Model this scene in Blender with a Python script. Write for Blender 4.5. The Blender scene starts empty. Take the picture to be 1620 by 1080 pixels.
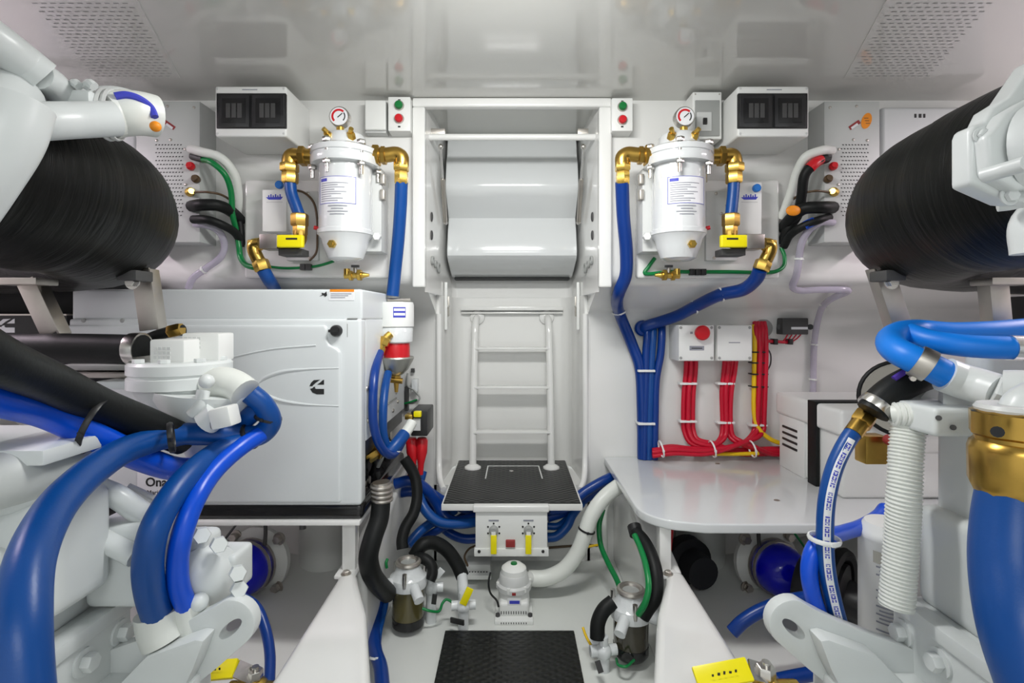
import bpy, bmesh, math, random
from mathutils import Vector, Matrix
random.seed(7)
SC = bpy.context.scene
COL = SC.collection
V = Vector
PI = math.pi
# ------------------------------------------------------------------ camera
F, CX, CY, CZ = 810.0, 810.0, 500.0, 1.05
cam_d = bpy.data.cameras.new('camera'); cam = bpy.data.objects.new('camera', cam_d); COL.objects.link(cam)
cam.location = (0, 0, CZ); cam.rotation_euler = (PI/2, 0, 0)
cam_d.sensor_width = 36; cam_d.lens = 18; cam_d.shift_y = -40/1620; cam_d.clip_start = 0.02
SC.camera = cam
# ------------------------------------------------------------------ world, lamps, exposure
w = bpy.data.worlds.new('world'); SC.world = w; w.use_nodes = True
w.node_tree.nodes['Background'].inputs[0].default_value = (0.97, 1.0, 0.99, 1)
w.node_tree.nodes['Background'].inputs[1].default_value = 0.56
def area(name, loc, rot, sx, sy, power, col=(1, 1, 1)):
    d = bpy.data.lights.new(name, 'AREA'); d.shape = 'RECTANGLE'; d.size = sx; d.size_y = sy
    d.energy = power; d.color = col
    o = bpy.data.objects.new(name, d); COL.objects.link(o); o.location = loc; o.rotation_euler = rot
    return o
area('lamp_aisle', (0, 1.05, 1.775), (0.45, 0, 0), 0.50, 0.12, 7.6, (1, 1, 0.98))
area('lamp_aisle_aft', (0, -0.7, 1.80), (0.5, 0, 0), 0.9, 0.3, 8, (0.97, 1, 0.99))
area('lamp_outboard_a', (-1.95, 1.15, 1.80), (0, 0, 0), 0.14, 0.6, 11, (1, 0.84, 0.95))
area('lamp_outboard_b', (1.95, 1.15, 1.80), (0, 0, 0), 0.14, 0.6, 11, (1, 0.86, 0.93))
vs = SC.view_settings
vs.view_transform = 'Standard'; vs.look = 'None'; vs.gamma = 1; vs.use_curve_mapping = False
vs.exposure = 0.76
# ------------------------------------------------------------------ materials
MATS = {}
def mat(name, col, rough=0.4, metal=0.0, var=0.04, scale=12.0, bump=0.0, bscale=60.0, coat=0.0, spec=0.5, alpha=None, trans=0.0, ior=1.45):
    m = bpy.data.materials.new(name); m.use_nodes = True; nt = m.node_tree; N = nt.nodes; L = nt.links
    b = N['Principled BSDF']
    tc = N.new('ShaderNodeTexCoord'); nz = N.new('ShaderNodeTexNoise'); nz.inputs['Scale'].default_value = scale
    nz.inputs['Detail'].default_value = 4
    L.new(tc.outputs['Object'], nz.inputs['Vector'])
    mx = N.new('ShaderNodeMix'); mx.data_type = 'RGBA'
    c = V(col)
    mx.inputs[6].default_value = (*(c*(1-var)), 1); mx.inputs[7].default_value = (*[min(1, k*(1+var)) for k in c], 1)
    L.new(nz.outputs['Fac'], mx.inputs[0]); L.new(mx.outputs[2], b.inputs['Base Color'])
    rr = N.new('ShaderNodeMapRange'); rr.inputs['To Min'].default_value = max(0.02, rough*0.85); rr.inputs['To Max'].default_value = min(1, rough*1.15)
    L.new(nz.outputs['Fac'], rr.inputs[0]); L.new(rr.outputs[0], b.inputs['Roughness'])
    b.inputs['Metallic'].default_value = metal; b.inputs['Specular IOR Level'].default_value = spec
    b.inputs['Coat Weight'].default_value = coat; b.inputs['Coat Roughness'].default_value = 0.08
    b.inputs['Transmission Weight'].default_value = trans; b.inputs['IOR'].default_value = ior
    if alpha is not None: b.inputs['Alpha'].default_value = alpha
    if bump:
        n2 = N.new('ShaderNodeTexNoise'); n2.inputs['Scale'].default_value = bscale; n2.inputs['Detail'].default_value = 3
        L.new(tc.outputs['Object'], n2.inputs['Vector'])
        bp = N.new('ShaderNodeBump'); bp.inputs['Strength'].default_value = bump; bp.inputs['Distance'].default_value = 0.004
        L.new(n2.outputs['Fac'], bp.inputs['Height']); L.new(bp.outputs['Normal'], b.inputs['Normal'])
    MATS[name] = m
    return m
def nodes_of(name):
    m = MATS[name]; return m.node_tree.nodes, m.node_tree.links, m.node_tree.nodes['Principled BSDF']
mat('gelcoat', (0.80, 0.80, 0.78), 0.16, var=0.012, scale=3, coat=0.3)
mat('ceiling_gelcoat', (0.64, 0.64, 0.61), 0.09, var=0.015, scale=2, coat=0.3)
mat('bilge_gelcoat', (0.72, 0.74, 0.71), 0.3, var=0.03, scale=5)
mat('engine_paint', (0.70, 0.73, 0.725), 0.3, var=0.025, scale=8, bump=0.06, bscale=40)
mat('enclosure_paint', (0.68, 0.71, 0.72), 0.3, var=0.015, scale=4)
mat('white_plastic', (0.80, 0.81, 0.79), 0.35, var=0.015)
mat('white_gloss', (0.68, 0.70, 0.705), 0.14, var=0.01, coat=0.4)
mat('white_hose', (0.74, 0.76, 0.72), 0.35, var=0.02)
mat('grey_panel', (0.55, 0.57, 0.555), 0.45, var=0.02)
mat('grey_plastic', (0.34, 0.35, 0.34), 0.45)
mat('dark_grey', (0.06, 0.06, 0.06), 0.5)
mat('light_grey', (0.62, 0.63, 0.62), 0.4)
mat('black_gloss', (0.012, 0.012, 0.013), 0.12)
mat('smoked_window', (0.02, 0.02, 0.022), 0.08, coat=0.3)
mat('black_rubber', (0.007, 0.008, 0.008), 0.5, bump=0.1, bscale=120, spec=0.3)
mat('black_plastic', (0.015, 0.015, 0.016), 0.4)
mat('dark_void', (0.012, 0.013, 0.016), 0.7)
mat('blue_hose', (0.001, 0.060, 0.27), 0.36, var=0.06, scale=20, bump=0.05, bscale=300)
mat('blue_hose_deep', (0.001, 0.036, 0.23), 0.3, var=0.06, scale=20)
mat('blue_hose_bright', (0.001, 0.075, 0.62), 0.30, var=0.05, scale=20)
mat('blue_hose_silicone', (0.003, 0.19, 0.72), 0.42, var=0.05, scale=20)
mat('blue_bellows', (0.002, 0.004, 0.62), 0.15, coat=0.4)
mat('blue_print', (0.05, 0.06, 0.50), 0.5)
mat('blue_knob', (0.02, 0.18, 0.60), 0.25)
mat('red_cable', (0.56, 0.006, 0.03), 0.35, var=0.05)
mat('red_plastic', (0.58, 0.012, 0.02), 0.3)
mat('red_dull', (0.30, 0.03, 0.03), 0.5)
mat('yellow_cable', (0.85, 0.55, 0.01), 0.35)
mat('yellow_handle', (0.90, 0.78, 0.005), 0.35)
mat('green_cable', (0.004, 0.20, 0.05), 0.3)
mat('green_plastic', (0.005, 0.18, 0.04), 0.3)
mat('orange_label', (0.85, 0.28, 0.01), 0.5)
mat('brown_cable', (0.10, 0.06, 0.03), 0.4)
mat('purple_tint', (0.10, 0.05, 0.40), 0.4)
mat('brass', (0.66, 0.44, 0.10), 0.28, metal=1.0, var=0.12, scale=30)
mat('brass_dark', (0.50, 0.31, 0.07), 0.30, metal=1.0, var=0.18, scale=30)
mat('steel', (0.62, 0.60, 0.57), 0.25, metal=1.0, var=0.1, scale=30)
mat('steel_dull', (0.50, 0.47, 0.43), 0.42, metal=1.0, var=0.15, scale=25)
mat('chrome', (0.75, 0.75, 0.74), 0.12, metal=1.0)
mat('aluminium_bowl', (0.50, 0.50, 0.46), 0.35, metal=0.8)
mat('amber_bowl', (0.10, 0.085, 0.03), 0.10, coat=0.5, var=0.15, scale=6)
mat('smoke_bowl', (0.045, 0.04, 0.025), 0.08, coat=0.5, var=0.2, scale=6)
mat('clear_plastic', (0.82, 0.85, 0.86), 0.10, coat=0.5, alpha=0.85, bump=0.7, bscale=45)
mat('clear_hose', (0.60, 0.56, 0.68), 0.12, coat=0.3, alpha=0.62)
mat('paper_label', (0.80, 0.81, 0.83), 0.4)
mat('print_black', (0.02, 0.02, 0.02), 0.5)
mat('print_grey', (0.28, 0.29, 0.33), 0.5)
mat('tie_white', (0.82, 0.83, 0.82), 0.4)
mat('lamp_glass', (0.9, 0.9, 0.9), 0.3)
mat('beige_mat', (0.40, 0.39, 0.34), 0.4)
# lagged exhaust: black glossy wrap with circumferential streaks
def wrap_mat():
    mat('lagging', (0.0042, 0.0046, 0.004), 0.36, var=0.4, scale=9, spec=0.22)
    N, L, b = nodes_of('lagging')
    tc = N.new('ShaderNodeTexCoord'); mp = N.new('ShaderNodeMapping'); mp.inputs['Scale'].default_value = (3, 30, 3)
    nz = N.new('ShaderNodeTexNoise'); nz.inputs['Scale'].default_value = 2.2; nz.inputs['Detail'].default_value = 6; nz.inputs['Distortion'].default_value = 0.6
    L.new(tc.outputs['Object'], mp.inputs[0]); L.new(mp.outputs[0], nz.inputs['Vector'])
    bp = N.new('ShaderNodeBump'); bp.inputs['Strength'].default_value = 0.30; bp.inputs['Distance'].default_value = 0.010
    L.new(nz.outputs['Fac'], bp.inputs['Height']); L.new(bp.outputs['Normal'], b.inputs['Normal'])
wrap_mat()
# moulded black deck plate with a raised diamond tread
def tread_mat():
    mat('deck_tread', (0.012, 0.013, 0.012), 0.33, var=0.05)
    N, L, b = nodes_of('deck_tread')
    tc = N.new('ShaderNodeTexCoord'); hs_ = []
    for an in (PI/3.2, -PI/3.2):
        mp = N.new('ShaderNodeMapping'); mp.inputs['Rotation'].default_value = (0, 0, an)
        wv = N.new('ShaderNodeTexWave'); wv.inputs['Scale'].default_value = 15
        L.new(tc.outputs['Object'], mp.inputs[0]); L.new(mp.outputs[0], wv.inputs['Vector']); hs_.append(wv)
    mu = N.new('ShaderNodeMath'); mu.operation = 'MULTIPLY'
    L.new(hs_[0].outputs['Fac'], mu.inputs[0]); L.new(hs_[1].outputs['Fac'], mu.inputs[1])
    bp = N.new('ShaderNodeBump'); bp.inputs['Strength'].default_value = 0.9; bp.inputs['Distance'].default_value = 0.004
    L.new(mu.outputs[0], bp.inputs['Height']); L.new(bp.outputs['Normal'], b.inputs['Normal'])
tread_mat()
# ------------------------------------------------------------------ geometry helpers
def P(x, y, Y): return V(((x-CX)/F*Y, Y, CZ-(y-CY)/F*Y))
def px(n, Y): return n*Y/F
def perp(d):
    d = d.normalized(); a = V((0, 0, 1)) if abs(d.z) < 0.9 else V((1, 0, 0))
    u = d.cross(a).normalized(); return u, d.cross(u).normalized()
def spline(pts, k=8):
    pts = [V(p) for p in pts]
    if len(pts) < 3: return pts
    q = [2*pts[0]-pts[1]] + pts + [2*pts[-1]-pts[-2]]; out = []
    for i in range(1, len(q)-2):
        p0, p1, p2, p3 = q[i-1:i+3]
        t = [0]
        for a, b in ((p0, p1), (p1, p2), (p2, p3)): t.append(t[-1]+max((b-a).length, 1e-6)**0.5)
        for j in range(k):
            s = t[1]+(t[2]-t[1])*j/k
            A1 = p0*((t[1]-s)/(t[1]-t[0]))+p1*((s-t[0])/(t[1]-t[0])); A2 = p1*((t[2]-s)/(t[2]-t[1]))+p2*((s-t[1])/(t[2]-t[1]))
            A3 = p2*((t[3]-s)/(t[3]-t[2]))+p3*((s-t[2])/(t[3]-t[2]))
            B1 = A1*((t[2]-s)/(t[2]-t[0]))+A2*((s-t[0])/(t[2]-t[0])); B2 = A2*((t[3]-s)/(t[3]-t[1]))+A3*((s-t[1])/(t[3]-t[1]))
            out.append(B1*((t[2]-s)/(t[2]-t[1]))+B2*((s-t[1])/(t[2]-t[1])))
    out.append(pts[-1]); return out
WLOC = {}
def tag(o, label=None, cat=None, group=None, kind=None):
    if label: o['label'] = label
    if cat: o['category'] = cat
    if group: o['group'] = group
    if kind: o['kind'] = kind
    return o
def thing(name, label, cat, loc, group=None):
    o = bpy.data.objects.new(name, None); COL.objects.link(o); o.location = V(loc); o.empty_display_size = 0.05
    WLOC[o.name] = V(loc); return tag(o, label, cat, group)
class MB:
    def __init__(s): s.v = []; s.f = []
    def add(s, vs_, fs):
        o = len(s.v); s.v += [V(p) for p in vs_]; s.f += [tuple(i+o for i in f) for f in fs]; return s
    def box(s, a, b):
        x0, x1 = sorted((a[0], b[0])); y0, y1 = sorted((a[1], b[1])); z0, z1 = sorted((a[2], b[2]))
        return s.add([(x, y, z) for z in (z0, z1) for x, y in ((x0, y0), (x1, y0), (x1, y1), (x0, y1))],
                     [(3, 2, 1, 0), (4, 5, 6, 7), (0, 1, 5, 4), (1, 2, 6, 5), (2, 3, 7, 6), (3, 0, 4, 7)])
    def pbox(s, x0, y0, x1, y1, Yf, Yb):      # front face seen at these pixels, at depth Yf
        a = P(x0, y0, Yf); b = P(x1, y1, Yf); return s.box(a, (b.x, Yb, b.z))
    def bar(s, p0, p1, wd, th, up=(0, 0, 1)):  # flat bar between points
        p0, p1 = V(p0), V(p1); d = (p1-p0).normalized(); u = d.cross(V(up)).normalized(); n = d.cross(u).normalized()
        u *= wd/2; n *= th/2
        return s.add([p+a*u+b*n for p in (p0, p1) for a, b in ((-1, -1), (1, -1), (1, 1), (-1, 1))],
                     [(0, 1, 2, 3), (7, 6, 5, 4), (0, 4, 5, 1), (1, 5, 6, 2), (2, 6, 7, 3), (3, 7, 4, 0)])
    def lathe(s, base, axis, prof, n=24):
        base = V(base); d = V(axis).normalized(); u, w_ = perp(d); o = len(s.v); rings = []
        for r, h in prof:
            if r < 1e-6: rings.append([len(s.v)]); s.v.append(base+d*h)
            else:
                rings.append(list(range(len(s.v), len(s.v)+n)))
                s.v += [base+d*h+(u*math.cos(2*PI*k/n)+w_*math.sin(2*PI*k/n))*r for k in range(n)]
        for A, B in zip(rings, rings[1:]):
            for k in range(n):
                k2 = (k+1) % n
                if len(A) == 1 and len(B) == 1: continue
                if len(A) == 1: s.f.append((A[0], B[k2], B[k]))
                elif len(B) == 1: s.f.append((A[k], A[k2], B[0]))
                else: s.f.append((A[k], A[k2], B[k2], B[k]))
        for R, rev in ((rings[0], True), (rings[-1], False)):
            if len(R) > 1: s.f.append(tuple(reversed(R)) if rev else tuple(R))
        return s
    def cyl(s, p0, p1, r0, r1=None, n=18, c=0.0):
        p0, p1 = V(p0), V(p1); r1 = r0 if r1 is None else r1; h = (p1-p0).length
        c = min(c, h*0.4, r0*0.5, r1*0.5)
        prof = [(r0-c, 0), (r0, c), (r1, h-c), (r1-c, h)] if c > 0 else [(r0, 0), (r1, h)]
        return s.lathe(p0, p1-p0, prof, n)
    def tube(s, pts, r, n=12, k=8, sm=True):
        pts = spline(pts, k) if sm else [V(p) for p in pts]; m = len(pts)
        rad = [r(i/(m-1)) if callable(r) else r for i in range(m)]
        T = [(pts[min(i+1, m-1)]-pts[max(i-1, 0)]).normalized() for i in range(m)]
        u, w_ = perp(T[0]); rings = []
        for i in range(m):
            u = (u-T[i]*u.dot(T[i])).normalized(); w_ = T[i].cross(u)
            rings.append(list(range(len(s.v), len(s.v)+n)))
            s.v += [pts[i]+(u*math.cos(2*PI*j/n)+w_*math.sin(2*PI*j/n))*rad[i] for j in range(n)]
        for A, B in zip(rings, rings[1:]):
            for j in range(n): s.f.append((A[j], A[(j+1) % n], B[(j+1) % n], B[j]))
        s.f.append(tuple(reversed(rings[0]))); s.f.append(tuple(rings[-1])); return s
    def prism(s, poly, vec):
        n = len(poly); vec = V(vec)
        return s.add([V(p) for p in poly]+[V(p)+vec for p in poly],
                     [tuple(range(n-1, -1, -1)), tuple(range(n, 2*n))]+[(i, (i+1) % n, n+(i+1) % n, n+i) for i in range(n)])
    def sphere(s, c, r, n=20, m=12, sc=(1, 1, 1)):
        o = len(s.v); s.lathe((0, 0, 0), (0, 0, 1), [(r*math.sin(PI*i/m), -r*math.cos(PI*i/m)) for i in range(m+1)], n)
        for i in range(o, len(s.v)): s.v[i] = V(c)+V((s.v[i].x*sc[0], s.v[i].y*sc[1], s.v[i].z*sc[2]))
        return s
    def torus(s, c, axis, R, r, n=24, m=8, sq=1.0):
        d = V(axis).normalized(); u, w_ = perp(d); o = len(s.v)
        for i in range(n):
            a = 2*PI*i/n; e = u*math.cos(a)+w_*math.sin(a)
            for j in range(m):
                b = 2*PI*j/m; s.v.append(V(c)+e*(R+r*math.cos(b))+d*(r*sq*math.sin(b)))
        for i in range(n):
            for j in range(m):
                s.f.append((o+i*m+j, o+((i+1) % n)*m+j, o+((i+1) % n)*m+(j+1) % m, o+i*m+(j+1) % m))
        return s
    def hexa(s, p0, p1, r): return s.lathe(p0, V(p1)-V(p0), [(r*0.9, 0), (r, (V(p1)-V(p0)).length*0.12), (r, (V(p1)-V(p0)).length*0.88), (r*0.9, (V(p1)-V(p0)).length)], 6)
    def plate(s, outer, holes, vec):          # flat plate with holes
        bm = bmesh.new(); eds = []
        for loop in [outer]+holes:
            vv = [bm.verts.new(V(p)) for p in loop]
            eds += [bm.edges.new((vv[i], vv[(i+1) % len(vv)])) for i in range(len(vv))]
        bmesh.ops.triangle_fill(bm, edges=eds, use_beauty=True)
        r = bmesh.ops.extrude_face_region(bm, geom=bm.faces[:])
        bmesh.ops.translate(bm, verts=[g for g in r['geom'] if isinstance(g, bmesh.types.BMVert)], vec=V(vec))
        bm.verts.index_update(); s.add([v.co.copy() for v in bm.verts], [tuple(v.index for v in f.verts) for f in bm.faces]); bm.free(); return s
    def patch(s, c, r, a0, a1, z0, z1, n=10):  # strip bent round a vertical cylinder; angle 0 faces the aisle end (-y)
        vv = []
        for k in range(n+1):
            a = a0+(a1-a0)*k/n; e = V((math.sin(a), -math.cos(a), 0))
            vv += [V((c[0], c[1], z0))+e*r, V((c[0], c[1], z1))+e*r]
        return s.add(vv, [(2*k, 2*k+2, 2*k+3, 2*k+1) for k in range(n)])
    def build(s, name, m, parent=None, label=None, cat=None, group=None, kind=None, bev=0.0, seg=2, ang=40, flat=False, origin=None, normals=True):
        bm = bmesh.new(); vv = [bm.verts.new(p) for p in s.v]
        for f in s.f:
            try: bm.faces.new([vv[i] for i in f])
            except ValueError: pass
        if normals: bmesh.ops.recalc_face_normals(bm, faces=bm.faces[:])
        if bev:
            ed = [e for e in bm.edges if e.is_manifold and e.calc_face_angle(0) > math.radians(ang)]
            bmesh.ops.bevel(bm, geom=ed, offset=bev, segments=seg, profile=0.6, affect='EDGES', clamp_overlap=True)
        lo = V([min(v.co[i] for v in bm.verts) for i in range(3)]); hi = V([max(v.co[i] for v in bm.verts) for i in range(3)])
        c = (lo+hi)/2
        if parent is None: c.z = lo.z
        if origin is not None: c = V(origin)
        bmesh.ops.translate(bm, verts=bm.verts[:], vec=-c)
        me = bpy.data.meshes.new(name); bm.to_mesh(me); bm.free()
        if not flat:
            me.polygons.foreach_set('use_smooth', [True]*len(me.polygons))
            me.set_sharp_from_angle(angle=math.radians(38))
        me.materials.append(MATS[m])
        o = bpy.data.objects.new(name, me); COL.objects.link(o)
        pw = V((0, 0, 0))
        if parent is not None: o.parent = parent; pw = WLOC[parent.name]
        o.location = c-pw; WLOC[o.name] = c
        return tag(o, label, cat, group, kind)
def struct(name, mb, m, parent=None, **k): return mb.build(name, m, parent, kind='structure', **k)
def text(name, s, center, size, m, parent, right=(1, 0, 0), up=(0, 0, 1), depth=0.0006, bold=0.0):
    cu = bpy.data.curves.new('lettering', 'FONT'); cu.body = s; cu.size = size; cu.extrude = depth/2; cu.align_x = 'CENTER'; cu.align_y = 'CENTER'
    cu.offset = bold; cu.resolution_u = 3
    t = bpy.data.objects.new('lettering_source', cu); COL.objects.link(t)
    bpy.context.view_layer.update()
    me = bpy.data.meshes.new_from_object(t.evaluated_get(bpy.context.evaluated_depsgraph_get()))
    bpy.data.objects.remove(t)
    R, U = V(right).normalized(), V(up).normalized(); N = R.cross(U)
    M = Matrix((R, U, N)).transposed().to_4x4(); me.transform(M)
    me.materials.clear(); me.materials.append(MATS[m]); me.name = name
    o = bpy.data.objects.new(name, me); COL.objects.link(o); o.parent = parent; o.location = V(center)-WLOC[parent.name]; WLOC[o.name] = V(center)
    return o
def hose(name, label, cat, pts, r, m, group=None, parent=None, n=12, k=8, world=False, taper=None):
    q = [V(p) if world else P(*p) for p in pts]
    return MB().tube(q, (lambda t: r+(taper-r)*t) if taper else r, n, k).build(name, m, parent, label, cat, group, origin=q[0])
def tie(parent, p, d, R, m='tie_white', r=0.0022, world=False, head=True):
    c = V(p) if world else P(*p); d = V(d)
    b = MB().torus(c, d, R+r*0.6, r, 18, 6, 1.7)
    if head:
        u = V((0, -1, 0)); u = (u-d.normalized()*u.dot(d.normalized())).normalized()
        h = c+u*(R+r); b.box(h-V((0.004, 0.003, 0.004)), h+V((0.004, 0.003, 0.004)))
    return b.build('cable_tie', m, parent)
def bolt(parent, p, d, r, h=None, m='engine_paint', washer=True, name='bolt'):
    p = V(p); d = V(d).normalized(); h = h or r*0.8; b = MB()
    if washer: b.cyl(p, p+d*h*0.25, r*1.5, n=16)
    b.hexa(p+d*h*0.25 if washer else p, p+d*h*1.25, r)
    return b.build(name, m, parent)
def screw(parent, p, d, r, m='steel'):
    return MB().lathe(p, d, [(r, 0), (r*0.9, r*0.4), (r*0.5, r*0.6), (0, r*0.6)], 10).build('screw', m, parent)
def clamp(parent, p, d, R, wd=0.014, m='steel', world=False):
    c = V(p) if world else P(*p); d = V(d).normalized()
    b = MB().lathe(c-d*wd/2, d, [(R*0.9, 0), (R*1.06, 0), (R*1.08, wd*0.2), (R*1.08, wd*0.8), (R*1.06, wd), (R*0.9, wd)], 24)
    u, w_ = perp(d); h = c+w_*R*1.12; b.cyl(h-u*0.010, h+u*0.012, 0.005, n=8)
    return b.build('hose_clamp', m, parent)
# ================================================================== SETTING
ZC = 1.85
struct('floor', MB().box((-2.6, -1.5, -0.05), (2.6, 2.9, 0)), 'bilge_gelcoat')
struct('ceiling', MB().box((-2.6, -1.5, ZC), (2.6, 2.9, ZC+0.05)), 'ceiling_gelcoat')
struct('wall_left', MB().box((-2.45, -1.5, 0), (-2.4, 2.9, ZC)), 'gelcoat')
struct('wall_right', MB().box((2.4, -1.5, 0), (2.45, 2.9, ZC)), 'gelcoat')
# bulkhead: upper locker face stands proud, rounded underneath, lower face set back
def bulk_profile(x):
    pr = [(1.9, ZC), (1.9, 1.215)]
    for k in range(1, 7):
        a = k/6*PI*0.42; pr.append((1.9+0.05*(1-math.cos(a)), 1.215-0.05*math.sin(a)-0.006*k/6))
    pr += [(2.13, 1.085), (2.175, 1.065), (2.195, 1.035), (2.2, 1.0), (2.2, 0), (2.75, 0), (2.75, ZC)]
    return [V((x, y, z)) for y, z in pr]
wb = MB().prism(bulk_profile(-2.4), (2.4-0.324, 0, 0)).prism(bulk_profile(0.324), (2.4-0.324, 0, 0))
wb.box((-0.335, 2.2, 0), (0.335, 2.75, 0.325))
wall_back = struct('wall_back', wb, 'gelcoat')
# moulded recess that holds the ladder and the hatch lid
def niche_sec(z0, z1, front, side, back, r):
    pts = front+[(-side, back-r)]
    for k in range(1, 9):
        a = k/8*PI/2; pts.append((-side+r*(1-math.cos(a)), back-r+r*math.sin(a)))
    full = pts+[(-x, y) for x, y in reversed(pts)]; n = len(full)
    return [V((x, y, z)) for z in (z0, z1) for x, y in full], [(i, i+1, n+i+1, n+i) for i in range(n-1)]
nb = MB()
nb.add(*niche_sec(1.14, ZC, [(-0.323, 1.90), (-0.318, 1.93)], 0.292, 2.49, 0.03))
nb.add(*niche_sec(0.33, 1.14, [(-0.335, 2.196), (-0.322, 2.192), (-0.312, 2.196), (-0.306, 2.21)], 0.286, 2.495, 0.07))
niche = struct('wall_recess', nb, 'gelcoat', normals=False)
fr = MB()
fr.box((-0.365, 1.868, 1.155), (-0.318, 1.905, ZC-0.0352)); fr.box((0.318, 1.868, 1.155), (0.365, 1.905, ZC-0.0352))
fr.box((-0.365, 1.868, ZC-0.035), (0.365, 1.905, ZC-0.002))
struct('trim_1', fr, 'gelcoat', bev=0.008, seg=3)
lr = MB()
for sx in (-1, 1):
    lr.tube([V((sx*0.312, 2.185, 1.06)), V((sx*0.312, 2.185, 0.8)), V((sx*0.312, 2.185, 0.45)), V((sx*0.300, 2.13, 0.375)), V((sx*0.275, 2.06, 0.352))], 0.013, 10)
struct('trim_2', lr, 'gelcoat')
# ledge of the recess under the hatch lid
lg = MB().box((-0.245, 2.455, 1.078), (0.245, 2.50, 1.095)); lg.box((-0.245, 2.465, 1.062), (0.245, 2.50, 1.07))
struct('trim_3', lg, 'gelcoat', bev=0.003)
# engine-bed girders
for sx in (-1, 1):
    pl = [(0.51, 1.535), (0.462, 1.535), (0.44, 1.47), (0.372, 1.315), (0.292, 1.06), (0.23, 0.8), (0.2, 0.3), (0.50, 0.3), (0.505, 1.1)]
    g = MB().prism([V((sx*x, y, 0.0)) for x, y in pl], (0, 0, 0.29))
    o = struct('engine_bed_girder', g, 'gelcoat', bev=0.028, seg=4)
    tag(o, 'white moulded girder in front of the %s' % ('generator post' if sx < 0 else 'white table post'), 'girder')
    k = MB().prism([V((sx*0.51, 1.53, 0)), V((sx*0.51, 1.53, 0.285)), V((sx*0.51, 2.21, 0.44)), V((sx*0.51, 2.21, 0))], (-sx*0.075, 0, 0))
    o = struct('girder_knee', k, 'gelcoat', bev=0.015, seg=3)
    tag(o, 'sloping white web running aft under the %s' % ('generator' if sx < 0 else 'white table'), 'girder')
    # hull side panel behind the engine bed, curved
    h = MB(); ring = []
    for j in range(9):
        t = j/8; ring.append((0.62+1.7*t, 0.0+0.75*t**2))
    vv = [V((sx*x, y, z)) for y in (-0.2, 2.21) for x, z in ring]
    h.add(vv, [(i, i+1, 9+i+1, 9+i) for i in range(8)])
    struct('hull_side', h, 'bilge_gelcoat')
# thin ceiling plates with rows of flat grey slot marks
def pattern(sx, lab):
    A, B, C_, D = V((sx*0.925, 1.24, ZC)), V((sx*1.225, 1.24, ZC)), V((sx*1.425, 1.72, ZC)), V((sx*1.115, 1.72, ZC))
    t = thing('ceiling_pattern', lab, 'pattern', (A+B+C_+D)/4)
    MB().prism([p-V((0, 0, 0.002)) for p in (A, B, C_, D)], (0, 0, 0.003)).build('plate', 'ceiling_gelcoat', t)
    sl = MB()
    for i in range(24):
        v = 0.10+0.86*i/23
        for j in range(11):
            u = 0.08+0.84*(j+(0.5 if i % 2 else 0))/11
            p = (A.lerp(B, u)).lerp(D.lerp(C_, u), v)-V((0, 0, 0.0026)); dx = 0.0068
            sl.add([p+V((-dx, -0.0022, 0)), p+V((dx, -0.0022, 0)), p+V((dx, 0.0022, 0)), p+V((-dx, 0.0022, 0))], [(0, 1, 2, 3)])
    sl.build('slot_rows', 'grey_plastic', t, kind='stuff', flat=True)
pattern(-1, 'slotted pale ceiling grille over the elbow pipe end')
pattern(1, 'slotted pale ceiling grille above the orange stickered box')
# lamps' housings on the ceiling
for nm, (x, y), sx_, sy_, lab in (('ceiling_lamp', (0, 1.05), 0.54, 0.16, 'slim white ceiling lamp over the middle of the aisle'),
                                  ('ceiling_lamp', (0, -0.7), 0.94, 0.34, 'large white ceiling lamp behind the viewer'),
                                  ('ceiling_lamp', (-1.95, 1.15), 0.18, 0.64, 'slim ceiling lamp outboard of the generator side engine'),
                                  ('ceiling_lamp', (1.95, 1.15), 0.18, 0.64, 'slim ceiling lamp outboard of the table side engine')):
    MB().box((x-sx_/2, y-sy_/2, 1.815), (x+sx_/2, y+sy_/2, ZC)).build(nm, 'white_plastic', None, lab, 'lamp', 'ceiling lamps', bev=0.004)
# ================================================================== RECESS: hatch lid, bar, struts, ladder, step
prof = [(168, 2.30), (205, 2.29), (228, 2.24), (246, 2.225), (256, 2.20), (290, 2.175), (302, 2.18), (312, 2.20), (345, 2.275), (354, 2.27), (362, 2.255), (395, 2.225), (404, 2.228), (412, 2.25), (432, 2.36), (438, 2.40)]
pp = [P(810, y, Y) for y, Y in prof]
poly = [V((-0.283, p.y, p.z)) for p in pp]+[V((-0.283, 2.47, pp[-1].z)), V((-0.283, 2.47, pp[0].z))]
hatch = MB().prism(poly, (0.566, 0, 0)).build('hatch_lid', 'white_gloss', None, 'glossy white moulded hatch lid above the ladder', 'hatch', bev=0.006, seg=3, ang=60)
MB().box((-0.27, 2.40, pp[-1].z-0.012), (0.27, 2.475, pp[-1].z-0.002)).build('seal', 'black_rubber', hatch)  # black strip added in place of the dark open gap below the lid
gb = thing('grab_bar', 'white round bar across the top of the recess', 'bar', (0, 1.96, 1.72))
MB().cyl(P(672, 217, 1.96), P(946, 217, 1.96), 0.0125, n=16).build('tube', 'gelcoat', gb)
for x in (682, 936):
    MB().pbox(x-5, 203, x+22 if x < 800 else x-22, 212, 1.99, 2.02).build('hinge', 'steel_dull', gb, bev=0.002)
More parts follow.
